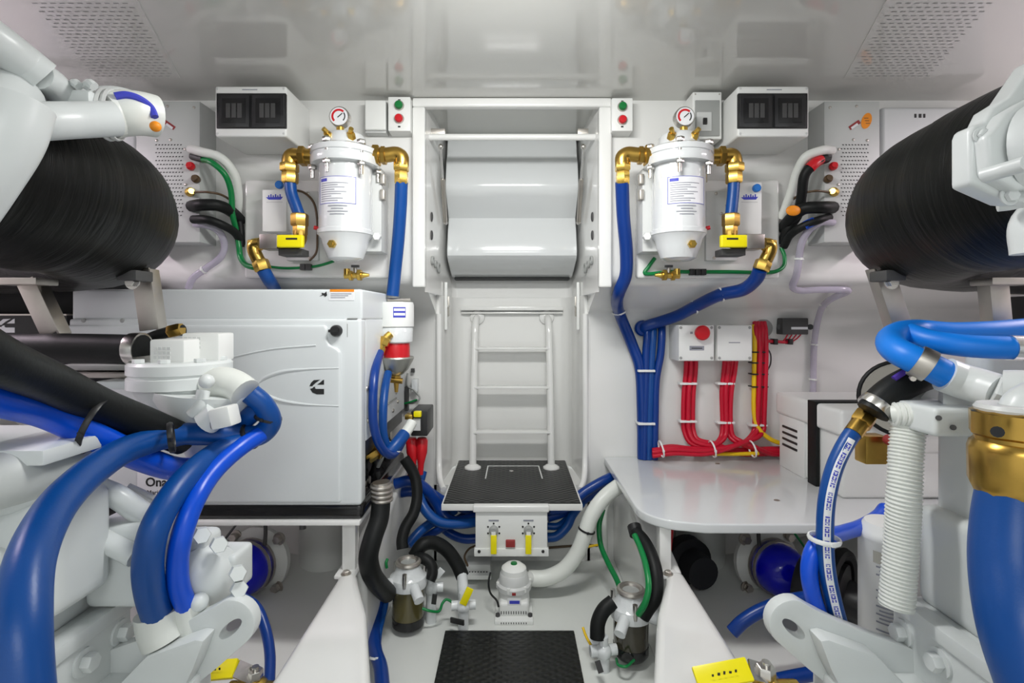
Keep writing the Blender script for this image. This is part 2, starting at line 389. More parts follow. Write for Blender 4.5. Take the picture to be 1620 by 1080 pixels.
for sx, lab in ((-1, 'gas strut holding the hatch lid, beside the blank switch plate'), (1, 'gas strut holding the hatch lid, beside the grey windowed breaker')):
    a = V((sx*0.281, 2.02, P(0, 232, 2.02).z)); b = V((sx*0.287, 2.21, P(0, 352, 2.21).z)); mid = a.lerp(b, 0.4)
    g = thing('gas_strut', lab, 'strut', b, 'gas struts of the hatch')
    MB().cyl(a, mid, 0.0045, n=10).build('rod', 'chrome', g); MB().cyl(mid, b, 0.0095, n=12, c=0.002).build('cylinder', 'steel_dull', g)
    MB().sphere(a, 0.011).build('ball_joint', 'steel', g); MB().sphere(b, 0.010).build('ball_joint', 'steel', g)
# latches and loudspeaker-like fittings moulded in the recess sides
for sx, side in ((-1, 'generator'), (1, 'table')):
    for i, (py, hh, nm, lab) in enumerate(((343, 9, 'latch', 'upper small black latch in the recess wall on the %s side'), (372, 8, 'latch', 'lower small black latch in the recess wall on the %s side'))):
        x, Y = 0.318, 1.99
        c = V((sx*0.312, Y, P(0, py, Y).z))
        MB().sphere(c, 0.012, 12, 8, (0.5, 0.8, 1.6)).build('recess_latch', 'dark_grey', None, lab % side, 'latch', 'recess latches')
    for i, (Y, rr) in enumerate(((2.0, 0.014), (2.06, 0.012), (2.12, 0.018))):
        c = V((sx*(0.3135-0.055*(Y-1.93)), Y, P(0, 412+i*6, Y).z))
        MB().torus(c, (1, 0.06*sx, 0), rr, 0.005, 18, 6).build('pull_ring', 'grey_plastic', None, 'grey pull ring, %s of three in the recess wall, %s side' % (('first', 'second', 'third')[i], side), 'ring', 'recess pull rings')
    hr = thing('hinge_rail', 'white hinge rail beside the ladder head on the %s side' % side, 'hinge', V((sx*0.295, 2.28, 0.99)))
    MB().box((sx*0.298, 2.26, 0.99), (sx*0.286, 2.275, 1.20)).build('rail', 'white_plastic', hr, bev=0.002)
    MB().box((sx*0.298, 2.33, 1.05), (sx*0.286, 2.34, 1.14)).build('pin', 'steel_dull', hr, bev=0.002)
    MB().cyl((sx*0.288, 2.275, 1.095), (sx*0.288, 2.34, 1.095), 0.005).build('link', 'steel', hr)
# step platform
ZS = 0.358
st = thing('step_platform', 'black treaded step platform at the foot of the ladder', 'platform', (0, 2.1, ZS-0.028))
MB().box((-0.262, 1.895, ZS-0.028), (0.262, 2.47, ZS-0.004)).build('tray', 'gelcoat', st, bev=0.003)
MB().box((-0.255, 1.90, ZS-0.006), (0.255, 2.46, ZS)).build('tread_plate', 'deck_tread', st, bev=0.002)
hx = [P(768, 757, 0.692*F/257), P(772, 737, 0.692*F/237), P(852, 737, 0.692*F/237), P(858, 757, 0.692*F/257)]
for a, b in zip(hx, hx[1:]):
    MB().bar(V((a.x, a.y, ZS+0.0006)), V((b.x, b.y, ZS+0.0006)), 0.005, 0.002).build('inlay_line', 'white_plastic', st)
MB().lathe((P(809, 744, 2.3).x, 2.29, ZS), (0, 0, 1), [(0.010, 0), (0.009, 0.002), (0, 0.002)], 16).build('lift_ring', 'steel', st)
# ladder
ld = thing('ladder', 'white tubular ladder with three flat treads', 'ladder', (0, 2.33, ZS))
for sx in (-1, 1):
    pts = [V((sx*0.179, 2.335, ZS)), V((sx*0.178, 2.36, 0.6)), V((sx*0.176, 2.40, 0.85)), V((sx*0.174, 2.43, 1.0)), V((sx*0.172, 2.455, 1.035)), V((sx*0.168, 2.495, 1.045))]
    MB().tube(pts, 0.0165, 16).build('rail', 'gelcoat', ld)
    MB().lathe((sx*0.179, 2.335, ZS), (0, 0, 1), [(0.038, 0), (0.037, 0.006), (0.028, 0.012), (0.018, 0.018)], 24).build('foot_flange', 'gelcoat', ld)
    MB().lathe((sx*0.168, 2.49, 1.045), (0, -1, 0), [(0.036, 0), (0.034, 0.008), (0.018, 0.014)], 24).build('wall_flange', 'gelcoat', ld)
for y, Y in ((549, 2.425), (610, 2.395), (680, 2.365)):
    z = P(0, y, Y).z
    MB().box((-0.175, Y-0.035, z-0.010), (0.175, Y+0.03, z)).build('tread', 'gelcoat', ld, bev=0.003)
# ================================================================== UPPER BULKHEAD FITTINGS (both sides)
BARS = [0.9, 0.6, 0.8, 0.5, 0.85, 0.7, 0.4, 0.75, 0.6]
def side_of(s): return 'above the generator' if s > 0 else 'above the white table'
def breaker_panel(s):
    q = lambda x, y, Y: P(x if s > 0 else 1620-x, y, Y)
    t = thing('breaker_panel', 'white box with two black smoked breaker windows ' + side_of(s), 'breaker panel', q(397, 215, 1.8), 'breaker panels')
    def pb(x0, y0, x1, y1, Yf, Yb): a, b = q(x0, y0, Yf), q(x1, y1, Yf); return MB().box(a, (b.x, Yb, b.z))
    pb(340, 136, 453, 216, 1.703, 1.90).build('housing', 'white_plastic', t, bev=0.008, seg=3)
    pb(342, 147, 452, 203, 1.699, 1.72).build('window_frame', 'black_plastic', t, bev=0.003)
    for (x0, x1) in ((345, 394), (398, 449)):
        d = pb(x0, 150, x1, 200, 1.692, 1.70).build('window_door', 'smoked_window', t, bev=0.002)
        pb(x0+6, 155, x1-6, 194, 1.690, 1.693).build('door_recess', 'black_gloss', d, bev=0.0015)
        for i in range(3):
            pb(x0+12+i*9, 163, x0+19+i*9, 186, 1.6885, 1.691).build('breaker', 'dark_grey', d, bev=0.001)
    for i, (u, v) in enumerate(((344, 140), (449, 140), (344, 211), (449, 211))):
        screw(t, q(u, v, 1.703), (0, -1, 0), 0.004, 'light_grey')
    pb(383, 141, 407, 142.5, 1.7024, 1.7032).build('printed_line', 'print_grey', t)
breaker_panel(1); breaker_panel(-1)
def inverter(s):
    q = lambda x, y, Y: P(x if s > 0 else 1620-x, y, Y)
    t = thing('power_inverter', 'grey perforated steel box ' + ('behind the lagged pipe, above the generator' if s > 0 else 'with an orange oval sticker, above the table'), 'inverter', q(272, 380, 1.86), 'perforated inverter boxes')
    a, b = q(215 if s > 0 else 228, 160, 1.80), q(316, 383, 1.80); MB().box(a, (b.x, 1.91, b.z)).build('case', 'grey_panel', t, bev=0.004)
    hb = MB()
    for i in range(19):
        for j in range(9):
            u = 247+j*4.9+(2.4 if i % 2 else 0); v = 229+i*6.2
            c = q(u, v, 1.7992); c2 = [c+V((dx, 0, dz)) for dx, dz in ((-0.0035*s, -0.002), (0.0018*s, -0.002), (0.0035*s, 0.002), (-0.0018*s, 0.002))]
            hb.add(c2, [(0, 1, 2, 3)])
    hb.build('vent_perforation', 'print_black', t, kind='stuff', flat=True)
    for u, v in ((265, 168), (307, 170), (248, 222), (270, 221), (293, 236), (294, 292)): screw(t, q(u, v, 1.80), (0, -1, 0), 0.005, 'steel_dull')
    MB().bar(q(260, 192, 1.799), q(276, 203, 1.799), 0.014, 0.001, (0, 1, 0)).build('warning_label', 'red_dull' if s > 0 else 'red_dull', t)
    MB().bar(q(263, 196, 1.798), q(273, 203, 1.798), 0.008, 0.001, (0, 1, 0)).build('label_field', 'paper_label', t)
    for u, v, m in ((303, 264, 'red_plastic'), (311, 284, 'brown_cable')):
        MB().lathe(q(u, v, 1.80), (s*0.3, -1, 0), [(0.014, 0), (0.014, 0.015), (0.009, 0.02), (0.009, 0.03), (0, 0.03)], 14).build('terminal_stud', m, t)
    if s < 0:
        e = MB(); c = P(1371, 191, 1.7985)
        e.prism([c+V((0.018*math.cos(k/18*2*PI)+0.006*math.sin(k/18*2*PI), 0, 0.028*math.sin(k/18*2*PI))) for k in range(18)], (0, 0.001, 0)).build('orange_sticker', 'orange_label', t)
        hh = MB()
        for i in range(3): hh.box(c+V((-0.009+i*0.003, -0.0006, 0.008-i*0.009)), c+V((0.006+i*0.003, 0, 0.010-i*0.009)))
        hh.build('sticker_print', 'brown_cable', t)
    return t
inverter(1); inverter(-1)
# white equipment box beside the inverter (only the table side shows it well)
eb = thing('equipment_box', 'glossy white box partly hidden by the lagged pipe, beside the orange sticker', 'box', P(1450, 300, 1.85))
MB().pbox(1396, 169, 1560, 330, 1.82, 1.95).build('case', 'white_gloss', eb, bev=0.012, seg=3)
pl_ = MB()
for i, wd in enumerate((3, 4, 3)): pl_.pbox(1447+i*7, 180, 1447+i*7+wd, 186, 1.8185, 1.8205)
pl_.build('printed_letters', 'print_black', eb)
eb2 = thing('equipment_box', 'white box edge behind the lagged pipe above the generator', 'box', P(200, 300, 1.85))
MB().pbox(60, 200, 214, 330, 1.83, 1.95).build('case', 'white_gloss', eb2, bev=0.012, seg=3)
def control_switch(x0, y0, x1, y1, where):
    Yf = 1.84; t = thing('start_stop_switch', 'white start stop box with two buttons ' + where, 'switch', P((x0+x1)/2, y1, 1.88), 'start stop boxes')
    MB().pbox(x0, y0, x1, y1, Yf, 1.905).build('housing', 'white_plastic', t, bev=0.003)
    cx = (x0+x1)/2
    for i, m in ((0, 'green_plastic'), (1, 'red_plastic')):
        c = P(cx, y0+14+i*21, Yf)
        b = MB().lathe(c, (0, -1, 0), [(0.0145, 0), (0.0145, 0.012), (0.012, 0.016), (0, 0.017)], 20).build('push_button', m, t)
        MB().lathe(c, (0, -1, 0), [(0.018, 0), (0.018, 0.004), (0.0146, 0.004)], 20).build('button_ring', 'steel_dull', b)
    for v in (y0+4, y1-8): MB().pbox(cx-2, v, cx+2, v+2.5, Yf-0.0006, Yf+0.001).build('printed_mark', 'print_black', t)
control_switch(614, 153, 649, 207, 'beside the blank switch plate')
control_switch(968, 155, 1001, 207, 'on the grey breaker side of the hatch')
t = thing('switch_plate', 'blank white hinged switch cover beside the start stop box', 'switch', P(594, 208, 1.88))
MB().pbox(578, 160, 611, 210, 1.86, 1.905).build('back_box', 'light_grey', t, bev=0.002)
MB().pbox(577, 158, 610, 205, 1.845, 1.862).build('cover', 'white_plastic', t, bev=0.005, seg=3)
t = thing('windowed_breaker', 'small white breaker box with one grey glazed window', 'breaker box', P(1120, 215, 1.86))
MB().pbox(1096, 145, 1142, 220, 1.80, 1.905).build('housing', 'white_plastic', t, bev=0.005, seg=3)
MB().pbox(1100, 158, 1139, 215, 1.796, 1.81).build('window', 'grey_plastic', t, bev=0.003)
MB().pbox(1103, 177, 1126, 207, 1.792, 1.80).build('breaker_body', 'light_grey', t, bev=0.002)
MB().pbox(1113, 186, 1119, 196, 1.786, 1.793).build('toggle', 'print_black', t, bev=0.001)
for u, v in ((1100, 149), (1138, 149)): screw(t, P(u, v, 1.80), (0, -1, 0), 0.003, 'steel_dull')
# raised mounting boards on the bulkhead
for s in (1, -1):
    q = lambda x, y, Y: P(x if s > 0 else 1620-x, y, Y)
    a, b = q(386, 284, 1.868), q(612, 440, 1.868)
    MB().box(a, (b.x, 1.905, b.z)).build('mounting_board', 'gelcoat', None, 'raised white mounting board behind the fuel filter ' + side_of(s), 'board', 'mounting boards', bev=0.012, seg=4)
# ------------------------------------------------------------------ big fuel filters
def fuel_filter(s):
    q = lambda x, y, Y: P(x if s > 0 else 1620-x, y, Y)
    Y0 = 1.745; r = 0.088; c = q(547, 400, Y0); X, ZZ = c.x, lambda y: P(0, y, Y0).z
    t = thing('fuel_filter', 'large white fuel filter canister with gauge and brass elbows ' + side_of(s), 'fuel filter', V((X, Y0, ZZ(413))), 'large fuel filters')
    base = V((X, Y0, 0)); zz = [ZZ(v) for v in (413, 409, 392, 380, 372, 366, 264)]
    MB().lathe(base, (0, 0, 1), [(0, zz[0]), (0.040, zz[0]), (0.058, zz[1]), (0.072, zz[2]), (0.078, zz[3]), (0.091, zz[4])], 36).build('bowl', 'white_gloss', t)
    MB().lathe(base, (0, 0, 1), [(0.086, zz[4]-0.004), (0.0925, zz[4]), (0.0925, zz[5]), (r, zz[5]+0.004), (r, zz[6])], 36).build('canister', 'white_gloss', t)
    lid = MB().lathe(base, (0, 0, 1), [(0.085, ZZ(266)), (0.112, ZZ(265)), (0.114, ZZ(262)), (0.114, ZZ(253)), (0.110, ZZ(252)), (0.110, ZZ(250)), (0.114, ZZ(249)), (0.114, ZZ(241)), (0.105, ZZ(238)), (0.07, ZZ(234)), (0.066, ZZ(219)), (0.058, ZZ(215)), (0, ZZ(215))], 36).build('lid', 'white_gloss', t)
    for k in range(6):
        a = k*PI/3+0.26; p = base+V((0.106*math.cos(a), 0.106*math.sin(a), 0))
        bb = MB().cyl(p+V((0, 0, ZZ(285))), p+V((0, 0, ZZ(233))), 0.0065, n=10); bb.hexa(p+V((0, 0, ZZ(240))), p+V((0, 0, ZZ(233))), 0.014); bb.hexa(p+V((0, 0, ZZ(272))), p+V((0, 0, ZZ(266))), 0.013)
        bb.build('lid_stud', 'steel', t)
    # gauge
    g0 = V((X-0.012*s, Y0-0.02, ZZ(190)))
    MB().cyl(V((g0.x, g0.y, ZZ(217))), V((g0.x, g0.y, ZZ(204))), 0.013, n=12).build('gauge_stem', 'brass', t)
    gg = MB().lathe(g0+V((0, 0.016, 0)), (0, -1, 0), [(0.030, 0), (0.034, 0.005), (0.034, 0.028), (0.031, 0.032), (0.030, 0.030), (0, 0.0295)], 28).build('gauge', 'steel', t)
    MB().lathe(g0+V((0, -0.0138, 0)), (0, -1, 0), [(0.0295, 0), (0.0295, 0.0008), (0, 0.0008)], 28).build('dial', 'paper_label', gg)
    arc = MB(); pts = [(math.cos(a), math.sin(a)) for a in [PI*0.25+PI*1.0*k/16 for k in range(17)]]
    arc.add([g0+V((R*x, -0.0150, R*z)) for x, z in pts for R in (0.018, 0.025)], [(2*k, 2*k+1, 2*k+3, 2*k+2) for k in range(16)]); arc.build('red_scale', 'red_plastic', gg, flat=True)
    arc2 = MB(); pts = [(math.cos(a), math.sin(a)) for a in [-PI*0.25+PI*0.45*k/8 for k in range(9)]]
    arc2.add([g0+V((R*x, -0.0150, R*z)) for x, z in pts for R in (0.018, 0.022)], [(2*k, 2*k+1, 2*k+3, 2*k+2) for k in range(8)]); arc2.build('black_scale', 'print_black', gg, flat=True)
    MB().bar(g0+V((-0.004, -0.0155, -0.004)), g0+V((0.012, -0.0155, 0.010)), 0.003, 0.0008, (0, 1, 0)).build('needle', 'print_black', gg)
    # small brass plugs on the lid
    for dx in (-0.040, 0.036):
        p = V((X+dx, Y0-0.058, ZZ(222))); b = MB().hexa(p+V((0, 0.01, -0.012)), p+V((0, -0.006, 0.004)), 0.014); b.cyl(p+V((0, -0.006, 0.004)), p+V((dx*0.2, -0.020, 0.012)), 0.008, n=10); b.build('brass_plug', 'brass', t)
    p = V((X-0.02*s, Y0-0.070, ZZ(391))); MB().hexa(p, p+V((0, -0.016, 0)), 0.014).cyl(p+V((0, -0.016, 0)), p+V((0, -0.019, 0)), 0.007, n=10).build('drain_plug', 'brass', t)
    p = V((X+0.05*s, Y0-0.062, ZZ(394))); MB().bar(p+V((0, 0, -0.014)), p+V((0, 0, 0.014)), 0.010, 0.008).build('bowl_clip', 'steel_dull', t)
    # bracket to the wall
    br = MB(); x0, x1 = q(560, 0, Y0).x, q(600, 0, Y0).x
    br.box((x0, Y0+0.03, ZZ(396)), (x1, 1.87, ZZ(262))); br.build('bracket', 'light_grey', t, bev=0.004)
    for yy in (280, 305): MB().box((x1-0.004*s, Y0+0.02, ZZ(yy+8)), (x1+0.012*s, Y0+0.05, ZZ(yy-8))).build('bracket_bolt', 'steel_dull', t, bev=0.003)
    p = q(598, 375, Y0+0.01); MB().hexa(p, p+V((0, -0.02, 0)), 0.014).build('bracket_nut', 'white_plastic', t)
    p = q(507, 362, Y0-0.01); MB().cyl(p, p+V((-0.02*s, -0.005, 0.004)), 0.007, n=10).build('red_tap', 'red_plastic', t)
    # label bent round the canister
    a0, a1 = (-0.80, 0.68) if s > 0 else (-0.70, 0.80)
    z0, z1 = ZZ(330), ZZ(289)
    MB().patch(base, r+0.0006, a0, a1, z0, z1).build('label', 'paper_label', t, flat=False, normals=False)
    bd = MB()
    for (u0, u1, w0, w1) in ((a0, a1, z1-0.0015, z1), (a0, a1, z0, z0+0.0015), (a0, a0+0.018, z0, z1), (a1-0.018, a1, z0, z1)): bd.patch(base, r+0.0011, u0, u1, w0, w1)
    bd.patch(base, r+0.0011, a0+0.08, a0+0.40, z1-0.016, z1-0.006)
    bd.build('label_border', 'blue_print', t, normals=False)
    ln = MB()
    for i, wd in enumerate(BARS):
        zc = z1-0.022-i*0.0072; ln.patch(base, r+0.0011, a0+0.10, a0+0.10+1.22*wd, zc-0.0012, zc+0.0012)
    for i, wd in enumerate((0.8, 0.5, 0.85, 0.6)):
        zc = z0-0.008-i*0.009; ln.patch(base, r+0.0009, -0.45*wd, 0.45*wd, zc-0.0015, zc+0.0015)
    ln.build('label_print', 'print_grey', t, normals=False)
    # brass elbow towards the breaker box, then down
    def elbow(path, rr, m='brass_dark', name='elbow'): return MB().tube(path, rr, 16, 6).build(name, m, t)
    Yb = Y0-0.01
    e = MB().tube([q(500, 248, Yb), q(474, 247, Yb), q(462, 247, Yb), q(459, 252, Yb), q(458, 264, Yb)], 0.026, 16, 5); e.hexa(q(484, 247, Yb), q(474, 247, Yb), 0.034); e.build('elbow', 'brass_dark', t)
    e = MB().hexa(q(458, 258, Yb), q(458, 272, Yb), 0.031); e.hexa(q(459, 272, Yb), q(459, 290, Yb), 0.027); e.build('fitting', 'brass', t)
    e = MB().tube([q(588, 246, Yb), q(612, 245, Yb), q(628, 244, Yb), q(635, 249, Yb), q(635, 262, Yb)], 0.025, 16, 5); e.hexa(q(590, 246, Yb), q(601, 246, Yb), 0.036); e.hexa(q(603, 246, Yb), q(611, 246, Yb), 0.031); e.build('elbow', 'brass_dark', t)
    e = MB().hexa(q(635, 256, Yb), q(635, 271, Yb), 0.027); e.hexa(q(635, 271, Yb), q(635, 292, Yb), 0.024); e.build('fitting', 'brass', t)
    # drain cock under the bowl
    d = thing('drain_cock', 'small brass drain cock under the fuel filter ' + side_of(s), 'valve', q(563, 445, 1.80), 'brass drain cocks')
    b = MB().cyl(q(545, 436, 1.80), q(575, 435, 1.80), 0.011, n=12); b.hexa(q(553, 436, 1.80), q(558, 436, 1.80), 0.019); b.hexa(q(566, 435, 1.80), q(572, 435, 1.80), 0.021); b.cyl(q(575, 435, 1.80), q(584, 435, 1.80), 0.010, 0.005, n=12)
    b.cyl(q(549, 436, 1.80), q(549, 425, 1.80), 0.011, n=10); b.build('body', 'brass', d)
    MB().cyl(q(563, 436, 1.80), q(562, 422, 1.80), 0.007, n=10).build('stem', 'steel_dull', d)
    MB().bar(q(556, 421, 1.79), q(568, 421, 1.79), 0.01, 0.008).build('tap_lever', 'dark_grey', d)
    # white alarm box with blue knob and ship print
    yt = 300 if s > 0 else 288
    ab = thing('alarm_box', 'small white box with blue ship print ' + ('and knob over the generator' if s > 0 else 'and knob over the white table'), 'alarm box', q(434, 366, 1.84), 'alarm boxes')
    aa, b2 = q(415, yt, 1.80), q(453, 366 if s > 0 else 370, 1.80); MB().box(aa, (b2.x, 1.88, b2.z)).build('case', 'white_plastic', ab, bev=0.003)
    kx = (443, 293) if s > 0 else (424, 298); k0 = q(kx[0], kx[1], 1.80)
    MB().lathe(k0, (0, -1, 0), [(0.014, 0), (0.014, 0.010), (0.011, 0.013), (0, 0.013)], 18).build('knob', 'blue_knob', ab)
    sc_ = q(434, 312, 1.7992); shp = MB().prism([sc_+V((x, 0, z)) for x, z in ((-0.030, 0.0), (0.030, 0.002), (0.022, -0.008), (-0.020, -0.008))], (0, 0.0008, 0))
    for i in range(6): shp.box(sc_+V((-0.022+i*0.008, 0, 0.001)), sc_+V((-0.018+i*0.008, 0.0008, 0.007+0.004*(i % 2))))
    shp.build('ship_print', 'blue_print', ab)
    MB().box(sc_+V((-0.028, 0, -0.018)), sc_+V((0.028, 0.0008, -0.015))).build('print_line', 'light_grey', ab)
    mb = MB(); a2, b3 = q(453, 302, 1.85), q(503, 412, 1.85); mb.box(a2, (b3.x, 1.872, b3.z)); mb.build('back_plate', 'light_grey', ab, bev=0.003)
    for u, v in ((487, 291 + 15), (470, 325), (478, 338), (490, 408)): screw(ab, q(u, v, 1.85), (0, -1, 0), 0.006, 'steel_dull')
    # short blue hose down to the shut-off valve
    h = hose('fuel_hose', 'short blue fuel hose between brass fittings ' + side_of(s), 'hose', [q(459, 288, Yb), q(461, 305, Yb), q(468, 325, Yb), q(474, 342, Yb)] if s > 0 else [q(459, 288, Yb), q(460, 305, Yb), q(462, 325, Yb), q(464, 342, Yb)], 0.0195, 'blue_hose', 'short fuel hoses', world=True)
    xv = 0 if s > 0 else -10
    v_ = thing('shutoff_valve', 'brass shut-off valve with yellow lever ' + side_of(s), 'valve', q(450, 402, Yb), 'yellow lever shut-off valves')
    b = MB().hexa(q(474+xv, 338, Yb), q(474+xv, 358, Yb), 0.029); b.hexa(q(475+xv, 356, Yb), q(475+xv, 372, Yb), 0.024); b.tube([q(475+xv, 366, Yb), q(474+xv, 380, Yb), q(465+xv, 385, Yb), q(445, 386, Yb)], 0.022, 14, 5); b.build('body', 'brass_dark', v_)
    aa, b2 = q(410, 370, Yb-0.04), q(438, 393, Yb-0.04); MB().box(aa, (b2.x, Yb+0.03, b2.z)).build('switch_block', 'steel_dull', v_, bev=0.003)
    aa, b2 = q(437, 371, Yb-0.058), q(479, 391, Yb-0.058); lv = MB().box(aa, (b2.x, Yb-0.04, b2.z)).build('lever', 'yellow_handle', v_, bev=0.006, seg=3)
    MB().pbox(*( (452, 376, 470, 379) if s > 0 else (1150, 376, 1168, 379)), Yb-0.0588, Yb-0.0575).build('lever_print', 'print_black', lv)
    aa, b2 = q(440, 393, Yb-0.03), q(478, 404, Yb-0.03); MB().box(aa, (b2.x, Yb+0.03, b2.z)).build('valve_base', 'dark_grey', v_, bev=0.003)
    b = MB().tube([q(412, 386, Yb), q(402, 388, Yb), q(402, 396, Yb), q(410, 414, Yb), q(417, 426, Yb)], 0.022, 14, 5); b.hexa(q(402, 380, Yb), q(402, 391, Yb), 0.021); b.hexa(q(411, 412, Yb), q(417, 428, Yb), 0.027); b.build('outlet_elbow', 'brass', v_)
    return t
fuel_filter(1); fuel_filter(-1)
# long fuel hoses
hose('fuel_hose', 'long blue hose dropping from the filter to the red water separator', 'hose', [(635, 288, 1.735), (634, 320, 1.75), (630, 380, 1.78), (625, 430, 1.80), (621, 468, 1.80)], 0.022, 'blue_hose')
hose('fuel_hose', 'blue hose going down behind the generator lid from the brass valve', 'hose', [(415, 424, 1.735), (424, 440, 1.76), (432, 452, 1.85), (440, 470, 1.95)], 0.022, 'blue_hose')
h = hose('fuel_hose', 'blue hose angling from the table side filter down into the tied bundle', 'hose', [(984, 288, 1.735), (986, 340, 1.78), (991, 400, 1.83), (990, 435, 1.86), (980, 460, 1.90), (976, 478, 2.00), (981, 498, 2.12), (1000, 545, 2.165), (1012, 580, 2.165), (1016, 640, 2.165), (1017, 725, 2.165)], 0.0235, 'blue_hose_deep')
tie(h, (979, 494, 2.10), (0.2, 0.3, -1), 0.025)
h = hose('fuel_hose', 'blue hose sweeping from the yellow valve across the bulkhead underside', 'hose', [(1203, 425, 1.735), (1196, 441, 1.77), (1175, 458, 1.84), (1140, 466, 1.90), (1105, 482, 2.0), (1070, 500, 2.1), (1040, 510, 2.15), (1022, 516, 2.165), (1017, 522, 2.19)], 0.0235, 'blue_hose_deep')
tie(h, (1140, 466, 1.90), (1, 0, 0.3), 0.025); tie(h, (1098, 486, 2.02), (1, 0, 0.4), 0.025)
hs = []
for i, (x, m, lab) in enumerate(((1024, 'blue_hose_deep', 'first'), (1031, 'blue_hose', 'second'), (1040, 'blue_hose_deep', 'third'))):
    dx = [0, 2, 7][i]
    hs.append(hose('fuel_hose', 'vertical blue hose in the tied bundle, %s from the ladder' % lab, 'hose', [(x+dx, 512, 2.185), (x+dx, 530, 2.165), (x+dx-2, 560, 2.16), (x-2, 600, 2.155), (x-4, 660, 2.155), (x-5, 726, 2.155)], 0.0165, m, 'vertical blue bundle'))
for y in (587, 671): 
    b = MB().pbox(1010, y-2, 1037, y+1.5, 2.13, 2.19).build('cable_tie', 'tie_white', hs[1], bev=0.002)
MB().lathe(P(1016, 519, 2.185), (0, -1, 0), [(0.034, 0), (0.034, 0.012), (0.028, 0.018), (0.02, 0.018)], 20).build('conduit_end', 'blue_hose_deep', hs[0])
# ------------------------------------------------------------------ inverter wiring, generator side
def cable(lab, pts, r, m, cat='cable', name='power_cable', group=None): return hose(name, lab, cat, pts, r, m, group, n=10)
cable('white conduit arching out of the perforated box above the generator', [(302, 236, 1.80), (318, 240, 1.76), (350, 250, 1.77), (370, 275, 1.80), (376, 300, 1.83), (376, 330, 1.87), (374, 345, 1.90)], 0.016, 'white_hose', 'conduit', 'cable_conduit')
h = cable('green cable curving down beside the mounting board above the generator', [(318, 252, 1.79), (335, 257, 1.76), (355, 275, 1.77), (365, 300, 1.80), (368, 340, 1.83), (374, 365, 1.86), (378, 390, 1.86), (380, 405, 1.86), (388, 418, 1.84), (402, 423, 1.82), (420, 426, 1.82)], 0.010, 'green_cable')
MB().cyl(P(304, 247, 1.80), P(322, 252, 1.785), 0.013, n=12).build('gland', 'dark_grey', h)
cable('thin brown lead from a brass stud above the generator', [(308, 304, 1.79), (330, 304, 1.77), (350, 308, 1.80), (368, 320, 1.85), (380, 335, 1.88)], 0.004, 'brown_cable')
MB().lathe(P(300, 304, 1.80), (0.6, -0.6, 0), [(0.016, 0), (0.016, 0.012), (0.010, 0.024), (0, 0.024)], 14).build('cable_gland', 'brass', None, 'brass cable gland on the perforated box above the generator', 'gland')
cable('upper thick black cable leaving the perforated box above the generator', [(303, 326, 1.80), (320, 324, 1.76), (345, 325, 1.78), (368, 336, 1.84), (382, 350, 1.885)], 0.020, 'black_rubber')
cable('lower thick black cable leaving the perforated box above the generator', [(306, 347, 1.80), (330, 348, 1.77), (352, 356, 1.79), (372, 368, 1.84), (383, 385, 1.885)], 0.015, 'black_rubber')
cable('black cable dropping beside the mounting board edge above the generator', [(366, 330, 1.87), (377, 345, 1.87), (381, 365, 1.87), (381, 390, 1.87)], 0.012, 'black_rubber')
h = hose('drain_hose', 'clear lavender drain hose above the generator lid', 'hose', [(300, 358, 1.82), (325, 356, 1.80), (345, 365, 1.82), (355, 385, 1.85), (350, 405, 1.86), (325, 425, 1.87), (305, 440, 1.87), (298, 456, 1.88)], 0.012, 'clear_hose')
tie(h, (322, 427, 1.87), (-1, 0, -0.6), 0.012)
cable('thin brown pipe arching behind the alarm box plate above the generator', [(462, 300, 1.845), (480, 304, 1.84), (495, 318, 1.84), (501, 340, 1.84), (502, 375, 1.84), (500, 400, 1.84), (490, 412, 1.85)], 0.004, 'brown_cable', 'pipe', 'drain_pipe')
# table side
cable('white conduit arching out of the stickered perforated box', [(1316, 238, 1.80), (1300, 238, 1.76), (1275, 248, 1.77), (1262, 270, 1.80), (1253, 300, 1.83), (1243, 328, 1.86), (1236, 345, 1.88)], 0.016, 'white_hose', 'conduit', 'cable_conduit')
h = cable('tall black cable with red sleeve from the stickered perforated box', [(1308, 250, 1.80), (1290, 258, 1.76), (1274, 275, 1.77), (1268, 310, 1.80), (1262, 340, 1.83), (1245, 365, 1.86), (1237, 385, 1.885)], 0.017, 'black_rubber')
MB().tube([P(1297, 253, 1.772), P(1288, 259, 1.76), P(1281, 266, 1.763)], 0.0185, 12, 4).build('red_sleeve', 'red_plastic', h)
MB().cyl(P(1310, 248, 1.80), P(1297, 253, 1.77), 0.014, n=12).build('gland', 'dark_grey', h)
h = cable('middle black cable with an orange tag from the stickered perforated box', [(1318, 328, 1.80), (1300, 328, 1.76), (1272, 330, 1.78), (1252, 345, 1.83), (1238, 362, 1.885)], 0.021, 'black_rubber')
MB().sphere(P(1255, 333, 1.77), 0.026, 16, 10, (1.0, 0.35, 0.7)).build('orange_tag', 'orange_label', h)
h = cable('bottom black cable with a blue sleeve from the stickered perforated box', [(1312, 344, 1.80), (1295, 348, 1.77), (1270, 358, 1.79), (1250, 372, 1.83), (1240, 390, 1.87)], 0.014, 'black_rubber')
MB().tube([P(1288, 350, 1.775), P(1281, 353, 1.78), P(1273, 357, 1.788)], 0.0155, 12, 4).build('blue_sleeve', 'blue_hose_bright', h)
cable('thin brown lead from a brass stud over the table', [(1312, 304, 1.79), (1290, 302, 1.77), (1270, 306, 1.80), (1252, 318, 1.85), (1240, 335, 1.885)], 0.004, 'brown_cable')
MB().lathe(P(1320, 304, 1.80), (-0.6, -0.6, 0), [(0.016, 0), (0.016, 0.012), (0.010, 0.024), (0, 0.024)], 14).build('cable_gland', 'brass', None, 'brass cable gland on the stickered perforated box', 'gland')
